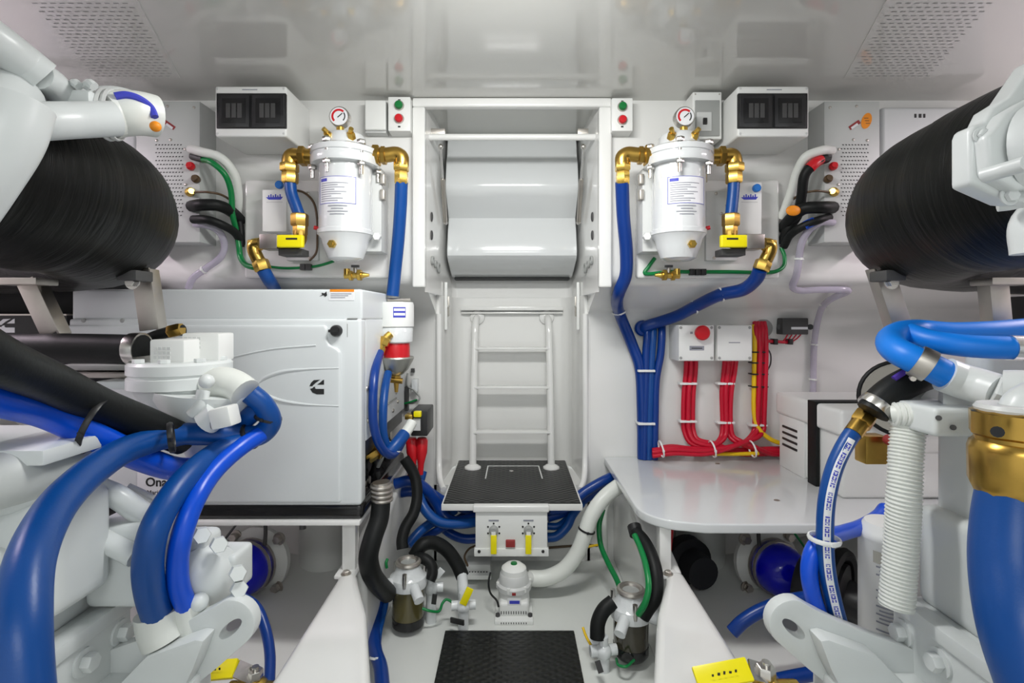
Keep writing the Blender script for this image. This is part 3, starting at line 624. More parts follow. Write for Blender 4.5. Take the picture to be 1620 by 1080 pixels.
h = cable('green cable looping under the brass valve over the table', [(1236, 392, 1.87), (1241, 405, 1.86), (1240, 420, 1.85), (1228, 429, 1.84), (1205, 431, 1.85), (1160, 430, 1.855), (1110, 430, 1.855), (1060, 430, 1.855), (1020, 432, 1.855), (1026, 422, 1.855), (1036, 408, 1.855)], 0.007, 'green_cable')
for x in (1096, 1105, 1114): MB().pbox(x-4, 425, x+4, 435, 1.84, 1.86).build('connector', 'print_black', h, bev=0.002)
h = cable('thin green bonding wire under the filter above the generator', [(420, 421, 1.855), (450, 424, 1.855), (480, 423, 1.855), (505, 420, 1.855), (528, 413, 1.855)], 0.005, 'green_cable')
for x in (478, 487): MB().pbox(x-4, 417, x+4, 427, 1.84, 1.86).build('connector', 'dark_grey', h, bev=0.002)
h = hose('drain_hose', 'clear lavender drain hose zigzagging down the bulkhead beside the table', 'hose', [(1318, 352, 1.80), (1298, 352, 1.78), (1280, 364, 1.80), (1268, 385, 1.83), (1264, 410, 1.86), (1260, 435, 1.88), (1254, 453, 1.90), (1264, 459, 1.92), (1300, 458, 1.92), (1342, 460, 1.925), (1320, 470, 1.97), (1303, 483, 2.05), (1293, 510, 2.15), (1288, 545, 2.18), (1287, 580, 2.18), (1286, 640, 2.18)], 0.0125, 'clear_hose')
for p in ((1264, 410, 1.86), (1288, 545, 2.18), (1286, 600, 2.18), (1303, 483, 2.05)): tie(h, p, (0.1, 0, 1), 0.013)
# ================================================================== LOWER BULKHEAD, TABLE SIDE
def junction_box(x0, x1, lab, estop):
    t = thing('junction_box', lab, 'box', P((x0+x1)/2, 571, 2.12), 'junction boxes over the red cables')
    MB().pbox(x0, 514, x1, 571, 2.075, 2.205).build('housing', 'white_plastic', t, bev=0.004)
    MB().pbox(x0+1, 515, x1-1, 570, 2.068, 2.077).build('lid', 'white_plastic', t, bev=0.002)
    for u, v in ((x0+4, 518), (x1-4, 518), (x0+4, 566), (x1-4, 566)): screw(t, P(u, v, 2.068), (0, -1, 0), 0.006, 'grey_plastic')
    if estop:
        c = P(1108, 526, 2.068)
        MB().lathe(c, (0, -1, 0), [(0.022, 0), (0.022, 0.012), (0.029, 0.014), (0.030, 0.026), (0.024, 0.032), (0, 0.034)], 28).build('stop_button', 'red_plastic', t)
        MB().pbox(1091, 547, 1114, 554, 2.0665, 2.0685).build('name_plate', 'print_grey', t)
        MB().pbox(1094, 550, 1111, 551.3, 2.0658, 2.067).build('plate_print', 'print_black', t)
        MB().pbox(1092, 524.5, 1096, 528, 2.0672, 2.0685).build('printed_mark', 'print_grey', t)
    else: MB().pbox(1153, 541, 1171, 542.5, 2.0672, 2.0685).build('printed_line', 'print_grey', t)
junction_box(1073, 1130, 'square white junction box with a red stop button', True)
junction_box(1134, 1190, 'blank square white junction box beside the stop button', False)
def rc(lab, pts, r=0.0098, m='red_cable', g='red battery cables'): return cable(lab, pts, r, m, group=g)
YW = 2.172
A_ = []
for i in range(3):
    x = 1083+i*7.5; yy = 2.165-0.008*(i == 1)
    A_.append(rc('red cable under the stop button box, %s from the ladder' % ('first', 'second', 'third')[i], [(x+3, 566, 2.15), (x+2, 590, yy), (x-1, 620, yy), (x-2, 660, yy), (x-1, 680, yy), (x+9-i*2, 700-i*3, yy-0.02), (x+38, 709-i*3, yy-0.035), (1160+i*3, 711+i*3, yy-0.01), (1235, 709+i*4, yy)]))
B_ = []
for i in range(4):
    x = 1143+i*6; yy = 2.165-0.01*(i % 2)
    if i < 2: pts = [(x+4, 566, 2.15), (x+2, 590, yy), (x-1, 620, yy), (x, 670, yy), (x-2, 690, yy-0.01), (x-14, 704-i*2, yy-0.03), (x-40, 710+i*3, yy-0.03), (1060, 706+i*6, yy-0.01), (1030, 712+i*5, yy)]
    else: pts = [(x+4, 566, 2.15), (x+1, 590, yy), (x-4, 620, yy), (x-5, 670, yy), (x-1, 690, yy-0.01), (x+10, 703-i*2, yy-0.03), (x+34, 710-i, yy-0.03), (1215, 711+i*2, yy-0.01), (1240, 713+i*2, yy)]
    B_.append(rc('red cable under the blank junction box, %s from the ladder' % ('first', 'second', 'third', 'fourth')[i], pts))
C_ = []
for i in range(4):
    x = 1196+i*5; yy = 2.165-0.012*(i % 2)
    pts = [(x-2, 510, 2.19), (x, 522, 2.165), (x+1, 560, yy), (x, 600, yy), (x-2, 660, yy), (x-3, 680, yy), (x-12, 694-i, yy-0.02), (x-30, 704-i*2, yy-0.04), (1120, 710+i*2.5, yy-0.045), (1065, 708+i*3, yy-0.035), (1032, 712+i*3, yy-0.03)]
    C_.append(rc('red cable dropping from the round wall hole, %s from the ladder' % ('first', 'second', 'third', 'fourth')[i], pts))
cable('yellow cable beside the red cables, curving behind the white box', [(1193, 514, 2.18), (1194, 540, 2.16), (1193, 600, 2.16), (1194, 660, 2.16), (1202, 680, 2.15), (1218, 694, 2.14), (1240, 703, 2.14)], 0.0095, 'yellow_cable')
cable('yellow cable lying along the table edge under the red cables', [(1045, 719, 2.13), (1075, 715, 2.125), (1110, 717, 2.125), (1160, 718, 2.125), (1200, 717, 2.12)], 0.008, 'yellow_cable')
MB().lathe(P(1207, 519, 2.199), (0, -1, 0), [(0.040, 0), (0.040, 0.004), (0.032, 0.006)], 22).build('wall_grommet', 'grey_plastic', None, 'grey round grommet where the red cables leave the bulkhead', 'grommet')
for o, x, ys in ((A_[1], 1088, (607, 667)), (B_[1], 1148, (607, 669)), (C_[1], 1200, (673,))):
    for y in ys: MB().pbox(x-12, y-1.7, x+15, y+1.7, 2.146, 2.185).build('cable_tie', 'tie_white', o, bev=0.002)
for y in (557, 574, 592, 612): MB().pbox(1190, y-1, 1216, y+1, 2.146, 2.185).build('cable_tie', 'black_plastic', C_[1], bev=0.001)
for o, x in ((A_[1], 1127), (B_[2], 1190), (B_[0], 1046)):
    p = P(x, 710, 2.10); tie(o, p, (1, 0, 0.2), 0.032, world=True)
t = thing('control_module', 'small black module with red wires on the bulkhead', 'module', P(1257, 530, 2.17))
MB().pbox(1238, 503, 1279, 529, 2.15, 2.205).build('case', 'dark_grey', t, bev=0.004)
MB().pbox(1252, 517, 1278, 521, 2.1485, 2.151).build('label', 'paper_label', t)
for x in (1234, 1282): MB().cyl(P(x, 517, 2.17), P(x, 517, 2.205), 0.012, n=12).build('lug', 'dark_grey', t)
hc = cable('thin red wire run from the cable bundle to the black module', [(1208, 539, 2.16), (1225, 540, 2.165), (1245, 541, 2.17), (1254, 540, 2.17)], 0.007, 'red_cable')
for x in (1228, 1252): MB().pbox(x-3, 536, x+3, 545, 2.15, 2.185).build('clip', 'print_black', hc, bev=0.001)
for i in range(4): MB().tube([P(1238+i*5, 540, 2.17), P(1242+i*6, 536, 2.165), P(1246+i*7, 529, 2.165)], 0.0028, 8).build('branch_wire', 'red_cable', hc)
b = MB().tube([P(1214, 551, 2.18), P(1219, 560, 2.16), P(1219, 575, 2.16), P(1214, 586, 2.18)], 0.003, 8); b.build('cable_staple', 'dark_grey', None, 'small dark bent staple beside the red cable run', 'staple')
# table
ZT = 0.447
tb = thing('side_shelf', 'white equipment table carrying the strapped white box', 'table', (0.9, 1.85, ZT-0.025))
poly = [(0.395, 2.2), (0.392, 1.66)]
for k in range(9):
    a = k/8*PI/2*0.92; poly.append((0.392+0.13*(1-math.cos(a)), 1.63-0.13*math.sin(a)-0.0))
poly += [(0.56, 1.485), (1.75, 1.48), (1.75, 2.2)]
MB().prism([V((x, y, ZT-0.028)) for x, y in poly], (0, 0, 0.028)).build('top', 'white_gloss', tb, bev=0.005, seg=3)
for u, v in ((1135, 733), (1229, 791)):
    Yt = 0.603*F/(v-500); MB().sphere(V((P(u, v, Yt).x, Yt, ZT)), 0.010, 12, 6, (1, 1, 0.15)).build('bolt_cap', 'steel_dull', tb)
def post(parent, s):
    q = lambda x: (x-810)/F*1.53*(1 if s > 0 else 1)
    x0, x1 = (0.443, 0.478) if s > 0 else (-0.510, -0.470)
    MB().box((x0, 1.535, 0.28), (x1, 1.575, ZT-0.02)).build('post', 'gelcoat', parent, bev=0.004)
    MB().box((x0-0.012, 1.50, 0.279), (x1+0.012, 1.58, 0.289)).build('post_foot', 'gelcoat', parent, bev=0.003)
    bolt(parent, ((x0+x1)/2, 1.512, 0.289), (0, 0, 1), 0.010, m='steel_dull', name='foot_bolt')
post(tb, 1)
# strapped white box
bx = thing('battery_box', 'white lidded box with a black strap on the table', 'box', (0.98, 1.8, ZT))
x0 = 1.082; x1 = 1.62
MB().box((x0+0.010, 1.69, ZT), (x1, 2.08, 0.665)).build('tub', 'white_plastic', bx, bev=0.012, seg=3)
MB().box((x0-0.004, 1.675, 0.655), (x1, 2.095, 0.742)).build('lid', 'white_plastic', bx, bev=0.014, seg=3)
MB().box((x0+0.002, 1.90, ZT), (x0+0.014, 2.075, 0.656)).build('end_rib', 'white_plastic', bx, bev=0.003)
MB().box((x0+0.20, 1.680, ZT+0.01), (x1, 1.694, 0.60)).build('front_rib', 'white_plastic', bx, bev=0.005)
for i in range(4):
    z = 0.607-i*0.024; MB().box((x0-0.001, 1.945, z), (x0+0.012, 2.05, z+0.009)).build('vent_slot', 'print_black', bx, bev=0.002)
sp = MB(); sw = (1.81, 1.862)
sp.box((x0-0.008, sw[0], ZT), (x0+0.006, sw[1], 0.745)); sp.box((x0-0.008, sw[0], 0.738), (x1, sw[1], 0.747)); sp.build('strap', 'black_rubber', bx, bev=0.003)
# round capped disc behind the box
t = thing('round_cap', 'round grey metal cap with stamped letters behind the table side engine', 'cap', P(1410, 640, 1.6))
cc = P(1428, 630, 1.62)
MB().lathe(cc, (-0.5, -1, 0.15), [(0.118, -0.03), (0.118, 0.0), (0.110, 0.005), (0.105, 0.002), (0, 0.003)], 36).build('disc', 'beige_mat', t)
MB().torus(cc, (-0.5, -1, 0.15), 0.116, 0.007, 36, 8).build('rim', 'black_rubber', t)
n_ = V((-0.5, -1, 0.15)).normalized(); rt = V((0, 0, 1)).cross(n_).normalized(); up_ = n_.cross(rt)
tx = MB()
for k in range(3): tx.torus(cc-rt*0.055+rt*0.018*k+up_*0.035+n_*0.004, n_, 0.009, 0.0018, 12, 4)
tx.build('stamped_letters', 'grey_plastic', t)
# ================================================================== GENERATOR
YG = 1.50
gn = thing('generator', 'white enclosed generator set with black base and round latch', 'generator', (-0.87, 1.8, 0.452))
xL, xR, zb, zt = -1.30, -0.442, 0.495, P(0, 457, YG).z
zl = P(0, 503, YG).z
MB().box((xL, YG+0.012, zl-0.006), (xR, 2.10, zt)).build('lid', 'enclosure_paint', gn, bev=0.008, seg=3)
MB().box((xL, YG, zb), (xR, YG+0.05, zl-0.002)).build('front_panel', 'enclosure_paint', gn, bev=0.010, seg=3)
q = lambda x, y: P(x, y, YG)
dp = [q(110, 514), q(516, 514), q(520, 522), q(518, 534), q(522, 545), q(534, 550), q(540, 556), q(540, 794), q(110, 794)]
dr = MB().prism([p+V((0, -0.010, 0)) for p in dp], (0, 0.02, 0)).build('door', 'enclosure_paint', gn, bev=0.009, seg=4, ang=25)
# embossed swoosh round the emblem
for nm, pts in (('swoosh', [(408, 606), (420, 597), (445, 588), (480, 584), (536, 582)]), ('swoosh', [(405, 607), (415, 620), (440, 632), (480, 639), (536, 642)])):
    MB().tube([P(x, y, YG-0.0085) for x, y in pts], lambda t: 0.003+0.003*math.sin(PI*min(1, t+0.1)), 8).build(nm, 'enclosure_paint', dr)
# embossed upper curve
MB().tube([P(x, y, YG-0.0095) for x, y in ((330, 575), (380, 562), (430, 552), (500, 546))], 0.003, 8).build('swoosh', 'enclosure_paint', dr)
def emblem(parent, c, w_, h_, m, flip=1):
    b = MB()
    for sh in ([(0, .55), (.12, .8), (.3, .97), (.75, 1), (.45, .8), (.25, .62), (.2, .55)], [(.52, .66), (.75, .82), (.9, .96), (1, 1), (1, .66)],
               [(.04, .38), (.2, .42), (.3, .52), (.4, .52), (.38, .43), (.45, .37), (1, .37), (1, 0), (.5, 0), (.2, .12)]):
        b.prism([c+V(((x-.5)*w_, 0, (z-.5)*h_)) for x, z in sh], (0, 0.0012, 0))
    b.build('emblem', m, parent, flat=True)
emblem(dr, P(501, 612, YG-0.0108), px(23, YG), px(23, YG), 'print_black')
k0 = P(533, 523, YG)
kb = MB().lathe(k0, (0, -1, 0), [(0.017, 0), (0.017, 0.012), (0.014, 0.017), (0, 0.017)], 22).build('latch_knob', 'black_plastic', gn)
MB().bar(k0+V((-0.018, -0.017, 0)), k0+V((0.010, -0.017, 0)), 0.008, 0.010, (0, 1, 0)).build('latch_grip', 'black_plastic', kb)
MB().pbox(549, 503, 565, 504.2, YG-0.0005, YG+0.01).build('seam_line', 'grey_plastic', gn)
MB().pbox(549, 512, 550, 533, YG-0.0005, YG+0.01).build('seam_line', 'grey_plastic', gn)
# caution label on the lid
lbY = YG+0.0115
lb = MB().pbox(520, 461, 560, 475, lbY-0.0006, lbY+0.001).build('caution_label', 'paper_label', gn)
MB().pbox(522, 457.5, 560, 461.5, lbY-0.001, lbY+0.0008).build('orange_band', 'orange_label', lb)
pr_ = MB()
for i in range(3): pr_.pbox(523, 464+i*3, 556-5*i, 465.3+i*3, lbY-0.001, lbY)
pr_.build('label_print', 'print_grey', lb)
cpt = P(512, 465, lbY-0.001)
MB().prism([cpt+V((x*0.001, 0, z*0.001)) for x, z in ((-12, -6), (-4, -2), (-6, 4), (2, 2), (8, 8), (10, -4), (4, -8), (0, -3))], (0, 0.001, 0)).build('hazard_pictogram', 'print_black', lb, flat=True)
# name plate
npY = YG-0.0095-0.001
npl = MB().pbox(217, 745, 300, 790, npY-0.002, npY).build('name_plate', 'paper_label', gn, bev=0.001)
text('lettering', 'Onan', P(252, 763, npY-0.0024), 0.036, 'print_black', npl, bold=0.0008)
text('lettering', 'Marine', P(246, 779, npY-0.0024), 0.018, 'print_black', npl)
# emblem plate at the far outboard end of the lid: slanted trim panel with two screws
MB().pbox(108, 515, 225, 519, YG-0.004, YG+0.02).build('lid_lip', 'enclosure_paint', gn, bev=0.002)
for x in (133, 194): screw(gn, P(x, 507, YG+0.002), (0, -1, 0), 0.007, 'grey_plastic')
# end wall facing the ladder: upper panel, open bay beneath
zs = 0.672
MB().box((xR-0.012, YG+0.05, zs), (xR, 2.10, zl-0.004)).build('end_panel', 'enclosure_paint', gn, bev=0.004)
for (Y, z) in ((1.56, 0.83), (1.60, 0.80), (1.63, 0.78), (1.57, 0.73), (1.62, 0.70), (1.95, 0.76), (1.98, 0.72), (1.9, 0.70)): screw(gn, (xR, Y, z), (1, 0, 0), 0.008, 'steel_dull')
MB().box((xR-0.001, 1.66, 0.735), (xR+0.004, 1.95, 0.741)).build('panel_rib', 'grey_plastic', gn)
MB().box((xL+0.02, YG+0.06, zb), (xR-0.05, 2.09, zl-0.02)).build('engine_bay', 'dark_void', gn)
MB().box((xR-0.03, YG+0.06, zs-0.05), (xR-0.004, 2.08, zs)).build('bay_rail', 'black_plastic', gn, bev=0.003)
for (Y, z, r_, m, L_) in ((1.62, 0.58, 0.035, 'black_rubber', 0.03), (1.74, 0.60, 0.03, 'dark_grey', 0.03), (1.86, 0.62, 0.028, 'black_plastic', 0.03), (1.66, 0.52, 0.02, 'steel_dull', 0.02), (1.95, 0.60, 0.03, 'steel_dull', 0.02)):
    MB().lathe((xR-0.05, Y, z), (1, 0, 0), [(r_, 0), (r_, L_), (r_*0.6, L_+0.004), (r_*0.6, L_+0.012), (0, L_+0.012)], 16).build('bay_part', m, gn)
for i in range(4): MB().tube([V((xR-0.045, 1.58+0.1*i, 0.62)), V((xR-0.02, 1.62+0.1*i, 0.56)), V((xR-0.04, 1.66+0.09*i, 0.51))], 0.008, 8).build('bay_hose', 'black_rubber' if i != 2 else 'grey_plastic', gn)
MB().hexa((xR-0.04, 1.60, 0.585), (xR+0.0, 1.66, 0.605), 0.018).hexa((xR+0.0, 1.66, 0.605), (xR+0.01, 1.69, 0.612), 0.024).build('bay_fitting', 'brass', gn)
# black base tray and white shelf plate
MB().box((xL, YG+0.004, 0.452), (xR+0.004, 2.09, zb+0.004)).build('base_tray', 'black_gloss', gn, bev=0.018, seg=4)
gs = thing('side_shelf', 'white shelf plate carrying the generator', 'shelf', (-0.87, 1.8, 0.43))
MB().box((-1.35, 1.495, 0.438), (-0.445, 2.2, 0.4515)).build('top', 'gelcoat', gs, bev=0.003)
post(gs, -1)
for x in (479,): MB().cyl(P(x, 828, 1.53), P(x, 836, 1.53), 0.010, n=10).build('foot_bolt', 'dark_grey', gs)
# black cabinet with a pale emblem behind the engine, and pale slanted cover
t = thing('black_cabinet', 'black cabinet with a pale emblem behind the wrapped pipe', 'cabinet', (-1.62, 1.55, 0.9))
MB().box((-2.1, 1.53, 0.8), (-1.33, 2.1, P(0, 498, 1.53).z)).build('case', 'black_plastic', t, bev=0.004)
MB().box((-2.1, 1.528, P(0, 499, 1.53).z), (-1.33, 2.1, P(0, 496.5, 1.53).z)).build('edge_strip', 'steel_dull', t)
emblem(t, P(10, 515, 1.5285), px(26, 1.53), px(22, 1.53), 'paper_label')
MB().box((-2.1, 1.62, P(0, 497, 1.53).z), (-1.34, 1.88, 1.18)).build('upper_case', 'black_rubber', t, bev=0.01)
t = thing('black_cabinet', 'black cabinet behind the steel leg over the table side engine', 'cabinet', (1.75, 1.55, 0.9))
MB().box((1.80, 1.53, 0.8), (2.2, 1.88, 1.12)).build('case', 'black_plastic', t, bev=0.004)
MB().box((1.79, 1.528, P(0, 458, 1.53).z), (2.2, 1.88, P(0, 452, 1.53).z)).build('edge_strip', 'steel_dull', t)
# ------------------------------------------------------------------ water separator between generator and ladder
t = thing('water_separator', 'white topped fuel separator with red element and grey metal bowl', 'fuel filter', P(628, 625, 1.80))
Yw = 1.80; X0 = P(627, 0, Yw).x; zz = lambda y: P(0, y, Yw).z; ba = V((X0, Yw, 0))
MB().lathe(ba, (0, 0, 1), [(0.056, zz(517)), (0.061, zz(516)), (0.061, zz(482)), (0.058, zz(478)), (0, zz(478))], 28).build('head', 'white_plastic', t)
MB().lathe(ba, (0, 0, 1), [(0.052, zz(542)), (0.056, zz(540)), (0.058, zz(519)), (0.055, zz(517))], 28).build('clear_collar', 'clear_plastic', t)
MB().lathe(ba, (0, 0, 1), [(0.046, zz(567)), (0.047, zz(565)), (0.047, zz(542)), (0.046, zz(541))], 24).build('element', 'red_plastic', t)
MB().lathe(ba, (0, 0, 1), [(0, zz(594)), (0.020, zz(593)), (0.040, zz(585)), (0.056, zz(572)), (0.062, zz(566)), (0.060, zz(564)), (0.045, zz(564))], 28).build('bowl', 'aluminium_bowl', t)
b = MB().hexa(V((X0, Yw, zz(592))), V((X0, Yw, zz(604))), 0.017); b.cyl(V((X0-0.022, Yw-0.01, zz(600))), V((X0+0.024, Yw-0.01, zz(602))), 0.010, n=12); b.cyl(V((X0, Yw, zz(604))), V((X0, Yw, zz(620))), 0.010, 0.006, n=12); b.build('drain_cock', 'brass_dark', t)
MB().box((X0-0.13, Yw-0.006, zz(520)), (X0-0.05, Yw+0.006, zz(497))).build('bracket', 'white_plastic', t, bev=0.004)
MB().box((X0-0.13, Yw-0.02, zz(520)), (X0-0.125, Yw+0.1, zz(497))).build('bracket_foot', 'white_plastic', t, bev=0.002)
for x in (580, 592): screw(t, P(x, 509, Yw-0.006), (0, -1, 0), 0.009, 'steel_dull')
MB().cyl(V((X0-0.03, Yw, zz(474))), V((X0+0.05, Yw, zz(474))), 0.006, n=10).build('vent_bar', 'steel_dull', t)
MB().patch(ba, 0.0616, 0.05, 0.75, zz(502), zz(486), 8).build('label', 'blue_print', t, normals=False)
lw = MB()
for i in range(2): lw.patch(ba, 0.0619, 0.09, 0.72, zz(492+i*7), zz(488+i*7), 6)
lw.build('label_field', 'paper_label', t, normals=False)
b = MB().tube([P(618, 528, Yw-0.06), P(608, 538, Yw-0.07), P(602, 555, Yw-0.07)], 0.013, 12, 5); b.hexa(P(611, 534, Yw-0.066), P(606, 546, Yw-0.07), 0.019); b.hexa(P(604, 549, Yw-0.07), P(601, 560, Yw-0.07), 0.017); b.build('inlet_fitting', 'brass', t)
hose('fuel_hose', 'slim blue hose looping down from the red element separator, nearest the generator', 'hose', [(601, 558, 1.70), (593, 590, 1.60), (590, 630, 1.56), (591, 670, 1.56), (599, 700, 1.58), (612, 717, 1.62), (622, 718, 1.66), (632, 706, 1.70), (640, 690, 1.72)], 0.014, 'blue_hose_deep')
h = hose('fuel_hose', 'second slim blue hose behind the loop under the separator', 'hose', [(614, 590, 1.76), (609, 615, 1.70), (606, 650, 1.66), (607, 690, 1.66), (616, 714, 1.68)], 0.014, 'blue_hose')
h = hose('fuel_hose', 'thick blue hose with white end rising to the battery switch', 'hose', [(614, 718, 1.66), (626, 704, 1.68), (640, 686, 1.72)], 0.021, 'blue_hose')
MB().tube([P(638, 690, 1.715), P(646, 678, 1.74), P(652, 668, 1.76)], 0.018, 12, 4).build('white_end', 'white_hose', h)
tie(h, (624, 707, 1.68), (0.6, 0, 0.7), 0.022)
# battery switch with red boots
t = thing('battery_switch', 'black battery switch with yellow fitting and red cable boots', 'switch', P(660, 735, 1.95))
MB().pbox(650, 650, 676, 690, 1.90, 2.05).build('case', 'black_plastic', t, bev=0.005)
MB().pbox(654, 662, 665, 681, 1.896, 1.905).build('label', 'light_grey', t)
MB().pbox(640, 656, 652, 664, 1.88, 1.93).build('yellow_union', 'brass', t, bev=0.004)
MB().pbox(654, 651, 666, 660, 1.885, 1.91).build('yellow_knob', 'yellow_handle', t, bev=0.004)
for x in (651, 668): MB().lathe(P(x, 692, 1.95), (0.05*(660-x)/8, 0, -1), [(0.016, 0), (0.022, 0.01), (0.022, 0.055), (0.012, 0.10), (0.010, 0.14), (0, 0.14)], 14).build('red_boot', 'red_plastic', t)
MB().tube([P(655, 735, 1.95), P(650, 750, 1.95), P(646, 765, 1.97)], 0.012, 10).build('red_lead', 'red_dull', t)
cable('thin teal wire bracket on the bulkhead beside the separator', [(645, 590, 2.18), (645, 610, 2.17), (656, 618, 2.16), (664, 630, 2.16), (655, 637, 2.16), (640, 638, 2.17), (632, 640, 2.18)], 0.004, 'grey_plastic', 'wire')
cable('short teal wire above the battery switch', [(632, 640, 2.16), (648, 636, 2.15), (660, 632, 2.15)], 0.004, 'green_cable', 'wire')
t = thing('relay_block', 'small clear relay with dark lead beside the separator', 'relay', P(655, 640, 2.18))
MB().pbox(651, 600, 660, 620, 2.16, 2.205).build('case', 'clear_plastic', t, bev=0.003); MB().pbox(640, 612, 645, 650, 2.17, 2.20).build('lead', 'dark_grey', t)
MB().pbox(650, 583, 655, 589, 2.18, 2.205).build('screw', 'dark_grey', t)
# ================================================================== HOSES BY THE STEP
BL = 'blue hoses beside the step'
bh = [([(625, 765, 1.95), (650, 760, 1.95), (672, 772, 1.97), (690, 795, 2.0), (702, 815, 2.0), (720, 825, 1.99), (760, 815, 2.0)], 0.021, 'blue_hose_deep', 'blue hose bending down under the step edge, highest of the tangle'),
      ([(668, 745, 2.0), (662, 775, 1.97), (672, 805, 1.93), (695, 825, 1.92), (730, 828, 1.94), (765, 822, 1.98)], 0.019, 'blue_hose', 'blue hose looping in front of the tangle beside the step'),
      ([(670, 770, 2.04), (700, 790, 2.05), (735, 805, 2.05), (770, 812, 2.05)], 0.017, 'blue_hose_deep', 'blue hose running straight under the step front corner'),
      ([(645, 862, 1.90), (665, 840, 1.94), (690, 822, 2.0), (720, 806, 2.06)], 0.018, 'blue_hose', 'blue hose rising from the amber strainer to the tangle'),
      ([(652, 868, 1.93), (676, 848, 1.97), (705, 832, 2.02), (740, 812, 2.08)], 0.015, 'blue_hose_deep', 'second blue hose rising from the amber strainer'),
      ([(698, 832, 2.05), (715, 845, 2.04), (735, 852, 2.03), (765, 850, 2.03)], 0.018, 'blue_hose_deep', 'lowest blue hose entering the control box from the tangle'),
      ([(626, 780, 2.02), (655, 778, 2.02), (680, 800, 2.06), (695, 830, 2.1)], 0.02, 'blue_hose_deep', 'blue hose at the back of the tangle by the generator knee')]
for pts, r_, m, lab in bh: hose('blue_hose', lab, 'hose', pts, r_, m, BL)
for pts, r_, m, lab in (([(868, 806, 2.0), (895, 802, 2.02), (925, 778, 2.04), (960, 758, 2.06), (985, 748, 2.1)], 0.020, 'blue_hose_deep', 'upper blue hose between step and white table'),
                        ([(866, 818, 2.04), (900, 806, 2.06), (930, 785, 2.08), (965, 765, 2.1), (990, 755, 2.12)], 0.020, 'blue_hose_deep', 'middle blue hose between step and white table'),
                        ([(866, 850, 2.0), (880, 848, 2.0), (897, 832, 2.01), (905, 815, 2.03), (920, 795, 2.06)], 0.018, 'blue_hose', 'hooked blue hose leaving the control box towards the table'),
                        ([(866, 832, 2.03), (882, 832, 2.03), (896, 822, 2.05), (905, 808, 2.07)], 0.014, 'blue_hose', 'short stub of blue hose beside the control box')):
    hose('blue_hose', lab, 'hose', pts, r_, m, BL)
hh = hose('bilge_hose', 'thick white hose sweeping from the bilge pump up towards the table', 'hose', [(836, 914, 1.90), (862, 914, 1.90), (890, 902, 1.90), (912, 876, 1.90), (925, 845, 1.90), (936, 815, 1.91), (955, 788, 1.93), (985, 765, 1.97), (1010, 755, 2.02)], 0.0285, 'white_hose', n=16)
tie(hh, (928, 838, 1.90), (0.3, 0, 1), 0.029, 'black_plastic')
hose('bilge_hose', 'white conduit standing behind the white bilge hose', 'hose', [(957, 880, 2.1), (957, 850, 2.1), (956, 815, 2.1), (962, 790, 2.1)], 0.012, 'white_hose')
hose('bonding_cable', 'thick green cable running down to the smoky strainer', 'cable', [(954, 805, 2.02), (948, 830, 2.0), (950, 860, 1.97), (962, 890, 1.90), (975, 915, 1.84), (981, 930, 1.80)], 0.010, 'green_cable')
cable('yellow and brown wires clipped along the foot of the bulkhead', [(868, 866, 2.16), (895, 864, 2.16), (930, 862, 2.16), (945, 863, 2.17)], 0.005, 'brown_cable', 'wire')
cable('short yellow wire at the foot of the bulkhead', [(925, 866, 2.15), (938, 863, 2.15), (952, 861, 2.16)], 0.005, 'yellow_cable', 'wire')
# black strainer hoses, generator side
hose('strainer_hose', 'thick black hose with steel end from the generator to the amber strainer', 'hose', [(603, 790, 1.56), (600, 820, 1.54), (590, 850, 1.51), (583, 880, 1.5), (587, 905, 1.52), (600, 925, 1.58), (613, 938, 1.65)], 0.029, 'black_rubber')
t = thing('hose_coupling', 'ribbed steel coupling on the thick black generator hose', 'coupling', P(607, 790, 1.66))
cb = MB()
for i in range(4): cb.torus(P(607+i*0.5-4, 768+i*7, 1.56), (0.05, 0, 1), 0.028, 0.006, 20, 8)
cb.cyl(P(603, 762, 1.56), P(605, 793, 1.56), 0.027, n=18); cb.build('ferrule', 'steel_dull', t)
hose('strainer_hose', 'slim black hose with steel clamp dropping beside the knee to the strainer top', 'hose', [(640, 725, 1.90), (655, 750, 1.90), (660, 780, 1.88), (655, 810, 1.85), (641, 835, 1.82), (636, 855, 1.80), (637, 868, 1.79)], 0.0205, 'black_rubber')
hose('strainer_hose', 'black hose arching from the amber strainer to the clear valve', 'hose', [(655, 880, 1.80), (668, 862, 1.81), (685, 858, 1.83), (705, 868, 1.84), (722, 890, 1.84), (732, 912, 1.83)], 0.024, 'black_rubber')
hose('strainer_hose', 'short curled black hose at the side of the amber strainer', 'hose', [(658, 882, 1.76), (672, 884, 1.75), (683, 895, 1.74), (684, 908, 1.73), (680, 918, 1.72)], 0.018, 'black_rubber')
